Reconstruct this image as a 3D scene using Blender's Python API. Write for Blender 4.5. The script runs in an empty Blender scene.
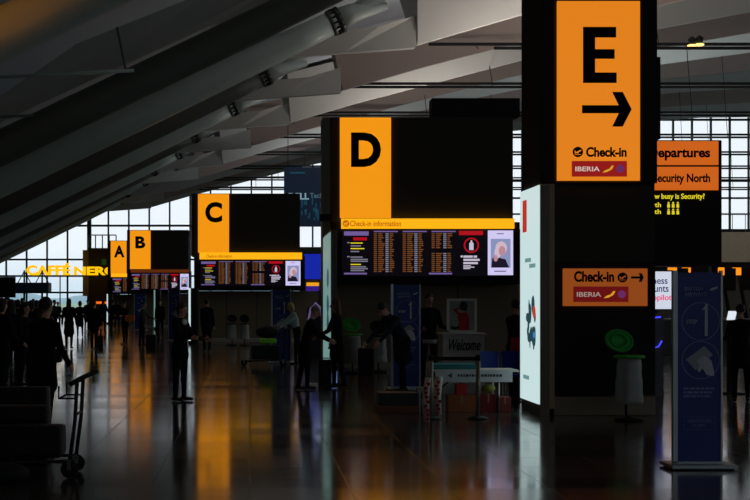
import bpy, bmesh, math, random
import numpy as np
from mathutils import Vector, Matrix
random.seed(7)
S = bpy.context.scene
C = S.collection
F = 1500.0
VX, VY, EYE = 250.0, 300.0, 1.7
SH = -VX / F            # the hall's long axis drifts to the left of the camera axis

def P(px, py, Y):
    return Vector(((px - VX) * Y / F, Y, EYE + (VY - py) * Y / F))

def lin(c):
    return tuple(((v / 255) / 12.92 if v / 255 <= .04045 else ((v / 255 + .055) / 1.055) ** 2.4) for v in c) + (1.0,)

# ------------------------------------------------------------------ materials
MATS = {}
def mat(name, rgb, rough=.6, metal=0.0, noise=.12, scale=6, bump=0.0, spec=.5, trans=0.0):
    if name in MATS: return MATS[name]
    m = bpy.data.materials.new(name); m.use_nodes = True
    n = m.node_tree.nodes; l = m.node_tree.links
    b = n['Principled BSDF']
    b.inputs['Roughness'].default_value = rough
    b.inputs['Metallic'].default_value = metal
    b.inputs['Specular IOR Level'].default_value = spec
    if trans: b.inputs['Transmission Weight'].default_value = trans
    col = lin(rgb)
    tc = n.new('ShaderNodeTexCoord'); no = n.new('ShaderNodeTexNoise'); no.inputs['Scale'].default_value = scale
    l.new(tc.outputs['Object'], no.inputs['Vector'])
    mx = n.new('ShaderNodeMix'); mx.data_type = 'RGBA'
    mx.inputs['A'].default_value = tuple(min(1, v * (1 - noise)) for v in col[:3]) + (1,)
    mx.inputs['B'].default_value = tuple(min(1, v * (1 + noise)) for v in col[:3]) + (1,)
    l.new(no.outputs['Fac'], mx.inputs['Factor']); l.new(mx.outputs['Result'], b.inputs['Base Color'])
    if bump:
        bp = n.new('ShaderNodeBump'); bp.inputs['Strength'].default_value = bump; bp.inputs['Distance'].default_value = .01
        l.new(no.outputs['Fac'], bp.inputs['Height']); l.new(bp.outputs['Normal'], b.inputs['Normal'])
    MATS[name] = m
    return m

def emi(name, rgb, strength=1.0):
    if name in MATS: return MATS[name]
    m = bpy.data.materials.new(name); m.use_nodes = True
    n = m.node_tree.nodes; b = n['Principled BSDF']
    b.inputs['Base Color'].default_value = (.02, .02, .02, 1)
    b.inputs['Roughness'].default_value = .35
    b.inputs['Specular IOR Level'].default_value = .2
    b.inputs['Emission Color'].default_value = lin(rgb)
    b.inputs['Emission Strength'].default_value = strength
    MATS[name] = m
    return m

def floor_mat():
    m = bpy.data.materials.new('polished_stone_floor'); m.use_nodes = True
    n = m.node_tree.nodes; l = m.node_tree.links; b = n['Principled BSDF']
    tc = n.new('ShaderNodeTexCoord')
    br = n.new('ShaderNodeTexBrick'); br.offset = 0
    br.inputs['Scale'].default_value = 1; br.inputs['Brick Width'].default_value = .9; br.inputs['Row Height'].default_value = .9
    br.inputs['Mortar Size'].default_value = .006
    br.inputs['Color1'].default_value = (.060, .058, .052, 1); br.inputs['Color2'].default_value = (.080, .077, .070, 1)
    br.inputs['Mortar'].default_value = (.045, .045, .04, 1)
    l.new(tc.outputs['Object'], br.inputs['Vector'])
    l.new(br.outputs['Color'], b.inputs['Base Color'])
    no = n.new('ShaderNodeTexNoise'); no.inputs['Scale'].default_value = .8; no.inputs['Detail'].default_value = 6
    l.new(tc.outputs['Object'], no.inputs['Vector'])
    mr = n.new('ShaderNodeMapRange'); mr.inputs['To Min'].default_value = .075; mr.inputs['To Max'].default_value = .12
    l.new(no.outputs['Fac'], mr.inputs['Value'])
    ad = n.new('ShaderNodeMath'); ad.operation = 'ADD'; ad.use_clamp = True
    mu = n.new('ShaderNodeMath'); mu.operation = 'MULTIPLY'; mu.inputs[1].default_value = .12
    l.new(br.outputs['Fac'], mu.inputs[0]); l.new(mr.outputs['Result'], ad.inputs[0]); l.new(mu.outputs[0], ad.inputs[1])
    l.new(ad.outputs[0], b.inputs['Roughness'])
    # rows of slabs polished a little differently
    bw = n.new('ShaderNodeTexBrick'); bw.offset = .5
    bw.inputs['Scale'].default_value = 1; bw.inputs['Brick Width'].default_value = 3.6; bw.inputs['Row Height'].default_value = .9; bw.inputs['Mortar Size'].default_value = .02
    bw.inputs['Color1'].default_value = (0, 0, 0, 1); bw.inputs['Color2'].default_value = (1, 1, 1, 1); bw.inputs['Mortar'].default_value = (1.0, 1.0, 1.0, 1)
    l.new(tc.outputs['Object'], bw.inputs['Vector'])
    m2 = n.new('ShaderNodeMath'); m2.operation = 'MULTIPLY_ADD'; m2.inputs[1].default_value = .045
    l.new(bw.outputs['Color'], m2.inputs[0]); l.new(ad.outputs[0], m2.inputs[2]); l.new(m2.outputs[0], b.inputs['Roughness'])
    bp = n.new('ShaderNodeBump'); bp.inputs['Strength'].default_value = .3; bp.inputs['Distance'].default_value = .0015
    n2 = n.new('ShaderNodeTexNoise'); n2.inputs['Scale'].default_value = 1.6; n2.inputs['Detail'].default_value = 3
    l.new(tc.outputs['Object'], n2.inputs['Vector'])
    l.new(n2.outputs['Fac'], bp.inputs['Height']); l.new(bp.outputs['Normal'], b.inputs['Normal'])
    b.inputs['Specular IOR Level'].default_value = .33
    return m

def perforated():
    m = bpy.data.materials.new('perforated_black_metal'); m.use_nodes = True
    n = m.node_tree.nodes; l = m.node_tree.links; b = n['Principled BSDF']
    tc = n.new('ShaderNodeTexCoord'); vo = n.new('ShaderNodeTexVoronoi'); vo.inputs['Scale'].default_value = 14; vo.inputs['Randomness'].default_value = 0
    l.new(tc.outputs['Object'], vo.inputs['Vector'])
    cr = n.new('ShaderNodeValToRGB'); cr.color_ramp.elements[0].position = .25; cr.color_ramp.elements[1].position = .35
    cr.color_ramp.elements[0].color = (.004, .004, .004, 1); cr.color_ramp.elements[1].color = (.050, .048, .042, 1)
    l.new(vo.outputs['Distance'], cr.inputs['Fac']); l.new(cr.outputs['Color'], b.inputs['Base Color'])
    b.inputs['Roughness'].default_value = .8; b.inputs['Specular IOR Level'].default_value = .05
    MATS['perforated'] = m
    return m
PERF = perforated()

def glass_mat():
    m = bpy.data.materials.new('window_glass'); m.use_nodes = True
    n = m.node_tree.nodes; l = m.node_tree.links
    n.remove(n['Principled BSDF']); o = n['Material Output']
    t = n.new('ShaderNodeBsdfTransparent'); t.inputs['Color'].default_value = (.95, .97, .98, 1)
    g = n.new('ShaderNodeBsdfGlossy'); g.inputs['Roughness'].default_value = .03
    fr = n.new('ShaderNodeFresnel'); fr.inputs['IOR'].default_value = 1.4
    mx = n.new('ShaderNodeMixShader')
    l.new(fr.outputs[0], mx.inputs[0]); l.new(t.outputs[0], mx.inputs[1]); l.new(g.outputs[0], mx.inputs[2]); l.new(mx.outputs[0], o.inputs[0])
    return m
GLASS = glass_mat()

BLACK = mat('matte_black', (32, 32, 30), .7, spec=.2)
GLOSSBLACK = mat('gloss_black', (14, 14, 15), .25)
STEEL = mat('brushed_steel', (150, 150, 145), .35, .9)
ROOFA = mat('roof_beam_paint', (205, 205, 198), .65, noise=.05, scale=.6)
ROOFB = mat('roof_beam_warm_tone', (178, 160, 150), .65, noise=.06, scale=.5)  # warmer, darker tone on every other rafter
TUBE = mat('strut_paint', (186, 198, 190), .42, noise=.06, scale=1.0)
TUBED = mat('strut_dark_tone', (96, 100, 90), .45, noise=.06, scale=1.0)  # darker tone, used on every other strut
COLLAR = mat('collar_grey', (96, 102, 98), .5, .3)
SKINM = mat('roof_panel_white', (196, 206, 214), .6, noise=.04, scale=.4)
DARKSTEEL = mat('dark_steel', (35, 36, 36), .6, .2)
SIGNY = emi('lit_sign_amber', (243, 150, 18), 1.0)
SIGNBAR = emi('lit_sign_bar', (255, 178, 20), 1.05)
SIGNE = emi('lit_sign_orange', (226, 128, 26), 1.0)
SIGND = emi('lit_sign_dim_orange', (202, 96, 24), 1.0)
SIGNL = emi('lit_sign_low_orange', (150, 74, 22), .85)
INK = mat('sign_black_lettering', (8, 7, 6), .6, spec=.1)
SCREENBLK = emi('screen_black', (8, 5, 14), .6)
WHITEINK = emi('screen_white', (215, 205, 225), .8)
PURP = emi('screen_lilac', (140, 115, 190), .6)
ORTXT = emi('screen_orange_text', (160, 98, 50), .45)
WTXT = emi('screen_pale_text', (150, 145, 165), .6)
YTXT = emi('screen_yellow', (235, 215, 40), .9)
REDL = emi('screen_red', (190, 15, 30), .8)
ADV = emi('screen_pale_violet', (212, 205, 248), .95)
PLATER = emi('iberia_red', (150, 22, 20), .9)
PLATEL = emi('iberia_red_dim', (110, 12, 14), .8)
WTXTD = emi('plate_white', (225, 200, 190), .8)
WTXTD2 = emi('plate_white_dim', (170, 150, 140), .8)
BANNER = mat('banner_blue', (24, 52, 140), .5, noise=.04)
BANNERW = mat('banner_white_print', (210, 215, 225), .6)
BANNERL = mat('banner_faint_print', (135, 150, 205), .6)
SILVER = mat('banner_silver_edge', (175, 185, 190), .4, .5)
WALLM = mat('island_wall', (124, 112, 90), .7, noise=.10, scale=.7)
KICK = mat('kick_board', (165, 160, 145), .5)

# ------------------------------------------------------------------ mesh helpers
class MB:
    def __init__(s): s.bm = bmesh.new()
    def box(s, a, b, bevel=0):
        a = Vector(a); b = Vector(b); lo = Vector(map(min, a, b)); hi = Vector(map(max, a, b))
        r = bmesh.ops.create_cube(s.bm, size=1)
        for v in r['verts']:
            v.co = Vector(((v.co.x + .5) * (hi.x - lo.x) + lo.x, (v.co.y + .5) * (hi.y - lo.y) + lo.y, (v.co.z + .5) * (hi.z - lo.z) + lo.z))
        if bevel:
            es = list({e for v in r['verts'] for e in v.link_edges})
            bmesh.ops.bevel(s.bm, geom=es, offset=bevel, segments=2, affect='EDGES', profile=.5)
        return s
    def tube(s, pts, rad, seg=12, caps=True, smooth=True, flat=None):
        pts = [Vector(p) for p in pts]
        if not hasattr(rad, '__len__'): rad = [rad] * len(pts)
        rings = []
        for i, p in enumerate(pts):
            d = (pts[min(i + 1, len(pts) - 1)] - pts[max(i - 1, 0)]).normalized()
            up = Vector((1, 0, 0)) if abs(d.x) < .9 else Vector((0, 0, 1))
            v = d.cross(up).normalized(); u = v.cross(d).normalized()
            r = rad[i]; rx, ry = (r, r) if not hasattr(r, '__len__') else r
            rings.append([s.bm.verts.new(p + u * math.cos(2 * math.pi * k / seg) * rx + v * math.sin(2 * math.pi * k / seg) * ry) for k in range(seg)])
        for a, b in zip(rings, rings[1:]):
            for k in range(seg):
                f = s.bm.faces.new((a[k], a[(k + 1) % seg], b[(k + 1) % seg], b[k])); f.smooth = smooth
        if caps:
            s.bm.faces.new(rings[0][::-1]); s.bm.faces.new(rings[-1])
        return s
    def ball(s, c, r, seg=12, rings=8):
        q = bmesh.ops.create_uvsphere(s.bm, u_segments=seg, v_segments=rings, radius=1)
        r = r if hasattr(r, '__len__') else (r, r, r)
        for v in q['verts']: v.co = Vector((v.co.x * r[0] + c[0], v.co.y * r[1] + c[1], v.co.z * r[2] + c[2]))
        for f in {f for v in q['verts'] for f in v.link_faces}: f.smooth = True
        return s
    def prism(s, pts, y0, y1, dyb=None):
        """polygon of (x, z) extruded from y0 to y1"""
        a = [s.bm.verts.new((p[0], y0, p[1])) for p in pts]; b = [s.bm.verts.new((p[0], y1, p[1])) for p in pts]
        s.bm.faces.new(a); s.bm.faces.new(b[::-1])
        for i in range(len(pts)):
            j = (i + 1) % len(pts); s.bm.faces.new((a[j], a[i], b[i], b[j]))
        return s
    def lathe(s, prof, c=(0, 0, 0), seg=20, axis='Z'):
        rs = []
        for r, h in prof:
            ring = []
            for k in range(seg):
                t = 2 * math.pi * k / seg
                if axis == 'Z': co = (c[0] + r * math.cos(t), c[1] + r * math.sin(t), c[2] + h)
                elif axis == 'Y': co = (c[0] + r * math.cos(t), c[1] + h, c[2] + r * math.sin(t))
                else: co = (c[0] + h, c[1] + r * math.cos(t), c[2] + r * math.sin(t))
                ring.append(s.bm.verts.new(co))
            rs.append(ring)
        for a, b in zip(rs, rs[1:]):
            for k in range(seg):
                f = s.bm.faces.new((a[k], a[(k + 1) % seg], b[(k + 1) % seg], b[k])); f.smooth = True
        s.bm.faces.new(rs[0][::-1]); s.bm.faces.new(rs[-1])
        return s
    def build(s, name, m, parent=None, origin=None):
        bmesh.ops.recalc_face_normals(s.bm, faces=s.bm.faces)
        if origin is None: origin = parent_loc(parent) if parent else Vector((0, 0, 0))
        off = origin
        bmesh.ops.translate(s.bm, verts=s.bm.verts, vec=-Vector(off))
        me = bpy.data.meshes.new(name); s.bm.to_mesh(me); s.bm.free()
        me.materials.append(m)
        o = bpy.data.objects.new(name, me); C.objects.link(o)
        if parent: o.parent = parent
        else: o.location = off
        return o

def parent_loc(p):
    v = Vector((0, 0, 0))
    while p: v += p.location; p = p.parent
    return v
# geometry is written in world metres; build() moves it into its parent's frame. Sub-parts sit at the parent's own origin.

def tag(o, label=None, cat=None, group=None, kind=None):
    if label: o['label'] = label
    if cat: o['category'] = cat
    if group: o['group'] = group
    if kind: o['kind'] = kind
    return o
def thing(name, label, cat, loc, group=None):
    o = bpy.data.objects.new(name, None); C.objects.link(o); o.location = loc; o.empty_display_size = .2
    return tag(o, label, cat, group)
def copy_tree(o, parent=None):
    c = o.copy(); C.objects.link(c); c.parent = parent
    for ch in list(o.children): copy_tree(ch, c)
    return c
def struct(o): o['kind'] = 'structure'; return o

def text_mesh(s, bold=0.0, shear=0.0):
    cu = bpy.data.curves.new('t', 'FONT'); cu.body = s; cu.size = 1; cu.offset = bold; cu.shear = shear; cu.resolution_u = 4
    o = bpy.data.objects.new('t', cu); C.objects.link(o)
    dg = bpy.context.evaluated_depsgraph_get(); dg.update()
    me = bpy.data.meshes.new_from_object(o.evaluated_get(dg))
    bpy.data.objects.remove(o); bpy.data.curves.remove(cu)
    return me
def text_fit(s, x0, x1, z0, z1, Y, m, parent, name='lettering', bold=0.0, shear=0.0, d=.012, face=-1):
    """lettering standing proud of a frontal face at depth Y, filling x0..x1, z0..z1"""
    me = text_mesh(s, bold, shear)
    xs = [v.co.x for v in me.vertices]; ys = [v.co.y for v in me.vertices]
    ax, bx, ay, by = min(xs), max(xs), min(ys), max(ys)
    bm = bmesh.new(); bm.from_mesh(me); bpy.data.meshes.remove(me)
    for v in bm.verts:
        v.co = Vector((x0 + (v.co.x - ax) / (bx - ax) * (x1 - x0), Y, z0 + (v.co.y - ay) / (by - ay) * (z1 - z0)))
    r = bmesh.ops.extrude_face_region(bm, geom=bm.faces[:])
    for v in r['geom']:
        if isinstance(v, bmesh.types.BMVert): v.co.y -= d
    mb = MB(); mb.bm.free(); mb.bm = bm
    return mb.build(name, m, parent)
def ptext(s, px0, px1, pt, pb, Y, m, parent, **k):
    a = P(px0, pb, Y); b = P(px1, pt, Y)
    return text_fit(s, a.x, b.x, a.z, b.z, Y, m, parent, **k)
def pbox(mb, px0, px1, pt, pb, Y0, Y1, bevel=0):
    a = P(px0, pb, Y0); b = P(px1, pt, Y0)
    return mb.box((a.x, Y0, a.z), (b.x, Y1, b.z), bevel)
def ppoly(mb, pts, Y, d=.012):
    return mb.prism([(P(x, y, Y).x, P(x, y, Y).z) for x, y in pts], Y - d, Y)

# ------------------------------------------------------------------ camera, world
cam = bpy.data.cameras.new('camera'); co = bpy.data.objects.new('camera', cam); C.objects.link(co)
co.location = (0, 0, EYE); co.rotation_euler = (math.pi / 2, 0, 0)
cam.sensor_width = 36; cam.lens = 36 * F / 750; cam.shift_x = (375 - VX) / 750; cam.shift_y = (VY - 250) / 750
cam.clip_end = 3000; S.camera = co
S.view_settings.view_transform = 'Standard'; S.view_settings.look = 'None'; S.view_settings.gamma = 1
S.view_settings.exposure = 0; S.view_settings.use_curve_mapping = False
w = bpy.data.worlds.new('overcast_sky'); S.world = w; w.use_nodes = True
wn = w.node_tree.nodes; wl = w.node_tree.links
bg = wn['Background']; bg.inputs['Strength'].default_value = 1.12
tcw = wn.new('ShaderNodeTexCoord'); sep = wn.new('ShaderNodeSeparateXYZ'); crw = wn.new('ShaderNodeValToRGB')
wl.new(tcw.outputs['Generated'], sep.inputs[0]); wl.new(sep.outputs['Z'], crw.inputs[0]); wl.new(crw.outputs[0], bg.inputs['Color'])
crw.color_ramp.elements[0].position = 0; crw.color_ramp.elements[0].color = (.62, .76, .86, 1)
crw.color_ramp.elements[1].position = .035; crw.color_ramp.elements[1].color = (.90, .94, .99, 1)

# ------------------------------------------------------------------ setting
YF = 147.0
m = MB(); m.box((-75, -14, -.3), (75, YF + .3, 0)); fl = struct(m.build('floor', floor_mat()))
m = MB(); m.box((-700, YF + .5, -.5), (700, 1800, -.15)); struct(m.build('ground', mat('airfield_grass', (150, 172, 150), .9, scale=.02)))
m = MB()
for i in range(40):
    x = -520 + i * 26; h = 5 + 4 * math.sin(i * .7) + 2 * math.sin(i * 1.9)
    m.ball((x, 900, -1), (40, 30, max(4, h + 3)), 12, 8)
struct(m.build('hills', mat('hazy_hills', (150, 180, 190), .9)))

def uw(u, ww, Y): return Vector((u + SH * Y, Y, EYE + ww))
# roof skin
sk = [(-17, -1.7), (-15, 1), (-8, 4.0), (0, 6.4), (5, 8.6), (9, 10.0), (14, 11.0), (21, 12.8), (32, 15.4), (47, 17.9), (65, 19.2), (88, 19.4)]
m = MB(); rows = []
for Y in (-14, YF + 6):
    rows.append([m.bm.verts.new(uw(u, z, Y)) for u, z in sk] + [m.bm.verts.new(uw(u, z + .4, Y)) for u, z in sk[::-1]])
n_ = len(rows[0])
for k in range(n_): m.bm.faces.new((rows[0][k], rows[0][(k + 1) % n_], rows[1][(k + 1) % n_], rows[1][k]))
m.bm.faces.new(rows[0][::-1]); m.bm.faces.new(rows[1])
struct(m.build('ceiling', SKINM))
BX0, BX1, BZ0, BZ1 = 2, 34, 4.5, 8.5
m = MB(); m.box((-30, -14.4, 0), (95, -14, BZ0)); m.box((-30, -14.4, BZ1), (95, -14, 22)); m.box((-30, -14.4, BZ0), (BX0, -14, BZ1)); m.box((BX1, -14.4, BZ0), (95, -14, BZ1)); struct(m.build('wall_back', mat('back_wall', (60, 58, 54), .8)))
t = struct(bpy.data.objects.new('fill_window', None)); C.objects.link(t); t.location = (16, -14.2, BZ0)  # window out of view, added and sized to light the front faces
m = MB(); m.box((BX0, -14.22, BZ0), (BX1, -14.2, BZ1)); m.build('glass', GLASS, t)
m = MB()
for x in range(BX0, BX1 + 1, 4): m.box((x - .05, -14.3, BZ0), (x + .05, -14.1, BZ1))
m.build('mullions', DARKSTEEL, t)
# right side: low wall with tall glazing above
WR = 62
m = MB(); m.box((WR, -14, 0), (WR + .4, YF, 7)); m.box((WR, -14, 17), (WR + .4, YF, 21)); struct(m.build('wall_right', mat('side_wall', (80, 78, 72), .8)))
t = struct(bpy.data.objects.new('window_3', None)); C.objects.link(t); t.location = (WR, 60, 7)
m = MB(); m.box((WR + .18, -14, 7), (WR + .2, YF, 17)); m.build('glass', GLASS, t)
m = MB()
for y in range(-12, 147, 4): m.box((WR + .1, y, 7), (WR + .3, y + .15, 17))
m.build('mullions', DARKSTEEL, t)

def window(name, px0, px1, pyt, pyb, vert, hor, thick, seedY=YF):
    e = struct(bpy.data.objects.new(name, None)); C.objects.link(e); e.location = (P(px0, 300, YF).x, YF, 0)
    m = MB(); pbox(m, px0, px1, pyt, pyb, YF + .1, YF + .12); m.build('glass', GLASS, e)
    m = MB()
    for x in vert: pbox(m, x - .8, x + .8, pyt, pyb, YF, YF + .3)
    m.build('mullions', DARKSTEEL, e)
    m = MB()
    for y, tk in hor: pbox(m, px0, px1, y - tk, y + tk, YF - .02, YF + .28)
    m.build('transoms', DARKSTEEL, e)
    return e
window('window_1', -120, 480, 60, 317.3, [6 + 20.45 * k for k in range(-6, 24)],
       [(177, .7), (187.4, .9), (225.6, 1.0), (259.5, .9), (276, .9), (292.5, .9), (316, 1.5)], 1)
window('window_2', 480, 900, 60, 232, [692.4 + 18.9 * k for k in range(-11, 11)],
       [(119.6, 1.0), (181, .8), (198, .9), (214, .8), (231, 2)], 1)
m = MB(); pbox(m, 480, 900, 232, 317.3, YF, YF + .4); struct(m.build('wall_far', mat('far_wall', (90, 86, 78), .8)))
# thick post in the far glazing
m = MB(); pbox(m, 88, 91, 150, 317, YF - .6, YF - .1); struct(m.build('trim_1', DARKSTEEL))

# ---- roof frames
SP = 11.03; Y0 = 50.7
arch = [(14.06, 8.6), (17.5, 9.6), (21, 10.5), (25.2, 11.6), (28.5, 12.45), (31.9, 13.15), (36.4, 13.98), (41.8, 14.9), (47.4, 15.65), (53, 16.2), (65, 16.9), (86, 17.1)]
arm_b = [(14.0, 8.5), (11.6, 8.33), (8.4, 8.1), (5.5, 7.2), (2, 5.6), (-3, 3.3)]
arm_t = [(13.9, 9.5), (12.6, 9.1), (11, 8.98), (8.4, 8.85), (5.5, 8.1), (2, 6.7), (-3, 4.4)]
def loft(mb, A, B):
    """A, B: front and back outlines with the same count"""
    a = [mb.bm.verts.new(p) for p in A]; b = [mb.bm.verts.new(p) for p in B]
    n = len(a)
    for i in range(n - 1):
        pass
    return a, b
def beam(mb, bot, top, Y, half_b, half_t, lean):
    """bot/top: matching lists of (u,w); the section is half_b wide below, half_t above, top pushed towards the camera by lean"""
    R = []
    for (ub, wb), (ut, wt) in zip(bot, top):
        R.append([mb.bm.verts.new(uw(ub, wb, Y - half_b) + Vector((0, 0, 0))), mb.bm.verts.new(uw(ub, wb, Y + half_b)),
                  mb.bm.verts.new(uw(ut, wt, Y + half_t)), mb.bm.verts.new(uw(ut, wt, Y - half_t - lean))])
    for r, q in zip(R, R[1:]):
        for k in range(4): mb.bm.faces.new((r[k], r[(k + 1) % 4], q[(k + 1) % 4], q[k]))
    mb.bm.faces.new(R[0][::-1]); mb.bm.faces.new(R[-1])
frame_words = {0: 'the widest, whose pale end step shows above the D board',
               1: 'second step from the front, seen left of the D board top',
               2: 'third step from the front, between the second and the fourth',
               3: 'fourth step from the front, low over the left of the D board'}
for n in range(-3, 9):
    Y = Y0 + SP * n
    if n in frame_words:
        lab = 'pale painted curved roof beam, ' + frame_words[n]; grp = None
    elif n < 0: lab = 'dark unlit curved roof beam overhead, nearer than the stepped pale ones'; grp = 'near roof beams'
    else: lab = 'small pale curved roof beam in the far stack in front of the end glazing'; grp = 'far roof beams'
    e = thing('roof_beam', lab, 'roof beam', uw(14, 8.6, Y), grp)
    even = n % 2 == 0
    m = MB(); tp = [(u - (.5 if i == 0 else .0), wv + 2.1) for i, (u, wv) in enumerate(arch)]
    beam(m, arch, tp, Y, .2, .7 if even else .3, 1.3 if even else 0)
    m.build('rafter', ROOFA if even else ROOFB, e)
    m = MB(); ab = arm_b; at_ = arm_t[:1] + arm_t[1:6]
    beam(m, ab, at_[:len(ab)], Y, .2, .45, .3 if even else 0)
    m.build('arm', ROOFA, e)
# ---- struts
swords = {-3: 'orange lit tubular roof strut in the top left corner', -2: 'dim tubular roof strut just below the orange lit corner one',
          -1: 'large dark tubular roof strut crossing the upper left of the picture', 0: 'grey green tubular roof strut ending in a bolted collar under the first pale beam',
          1: 'darker tubular roof strut ending in a collar just behind the brightest strut', 2: 'slender pale tubular roof strut with collar left of the third roof beam',
          3: 'short visible tubular roof strut below the slender pale one'}
for n in range(-3, 9):
    Y = Y0 + SP * n - .9
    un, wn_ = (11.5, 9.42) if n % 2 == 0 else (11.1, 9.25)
    dw = 1.0 if n == -2 else (0.25 if n == -3 else 0)
    e = thing('roof_strut', swords.get(n, 'grey tubular roof strut in the tightly stacked far row'), 'roof strut', uw(-11.5, -1.7, Y), None if n in swords else 'far roof struts')
    k = .48
    foot = uw(un - (wn_ + dw + 1.7) / k, -1.7, Y); node = uw(un, wn_ + dw, Y); d = (node - foot)
    R = .47 if n % 2 == 0 else .43
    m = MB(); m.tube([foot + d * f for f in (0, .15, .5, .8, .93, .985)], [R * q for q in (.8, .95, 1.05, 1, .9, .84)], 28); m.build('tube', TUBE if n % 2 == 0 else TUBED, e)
    dn = d.normalized()
    m = MB(); m.tube([node - dn * .62, node - dn * .5, node - dn * .5, node - dn * .3, node - dn * .3, node - dn * .18], [R * .9, R * .98, R * .8, R * .8, R * .98, R * .9], 28)
    m.build('collar', COLLAR, e); m = MB()
    for j in range(14):
        a = 2 * math.pi * j / 14; v1 = dn.cross(Vector((0, 1, 0))).normalized(); v2 = Vector((0, 1, 0))
        c = node + (v1 * math.cos(a) + v2 * math.sin(a)) * R * .9
        m.tube([c - dn * .56, c - dn * .2], .035, 6)
    m.build('bolt_ring', BLACK, e)
    m = MB(); m.tube([node - dn * .2, node + dn * .25, node + Vector((1.35, 0, .35))], [R * .85, R * .7, .12], 20)
    m.tube([node, node + Vector((1.2, .1, .75)), node + Vector((2.5, .4, 1.3))], [R * .55, R * .5, .18], 16)
    m.build('finger', TUBE, e)
    m = MB(); m.box(foot + Vector((-.7, -.6, 0)), foot + Vector((.7, .6, .35)), .03); m.build('foot', DARKSTEEL, e)
Yr = 38.1; e = thing('roof_tie', 'thin pale horizontal tie with a short post high at the upper left', 'roof tie', P(60, 73, Yr))
m = MB(); m.tube([P(-60, 80, Yr), P(134, 70.5, Yr)], .045, 8); m.build('tie_bar', TUBE, e)
m = MB(); m.tube([P(117, 27, Yr), P(126, 71, Yr)], .03, 8); m.build('post', TUBED, e)
e = thing('roof_tie', 'short faint horizontal tie at the left edge below the longer one', 'roof tie', P(5, 117, Yr))
m = MB(); m.tube([P(-60, 119, Yr), P(34, 115.5, Yr)], .035, 8); m.build('tie_bar', TUBED, e)
# ---- horizontal gantries
for n in range(1, 9):
    Y = Y0 + SP * n - 1.2
    lab = {1: 'thin black horizontal services rail, topmost, running across under the roof', 2: 'thin black horizontal services rail, second from the top',
           3: 'thin black horizontal services rail, third from the top'}.get(n, 'thin black horizontal services rail in the far roof')
    us = 17.3 if n == 1 else 14.2
    a = uw(us, 10.33, Y); b = uw(80, 10.33, Y)
    e = thing('services_rail', lab, 'rail', a, None if n < 4 else 'far services rails')
    m = MB(); m.box((a.x, Y, a.z - .06), (b.x, Y + .1, a.z + .06)); m.build('upper_bar', DARKSTEEL, e)
    m = MB(); m.box((a.x + 2.6, Y - .25, a.z - .26), (b.x, Y - .15, a.z - .14)); m.build('lower_bar', DARKSTEEL, e)
    m = MB()
    for i in range(8):
        x = a.x + 2 + i * 7.3; u = x - SH * Y
        zt = EYE + np.interp(u, [q[0] for q in arch], [q[1] for q in arch]) + .3
        m.tube([(x, Y - .05, a.z - .2), (x, Y + 1.2, zt + .2)], .02, 6)
    m.build('hanger', DARKSTEEL, e)

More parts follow.
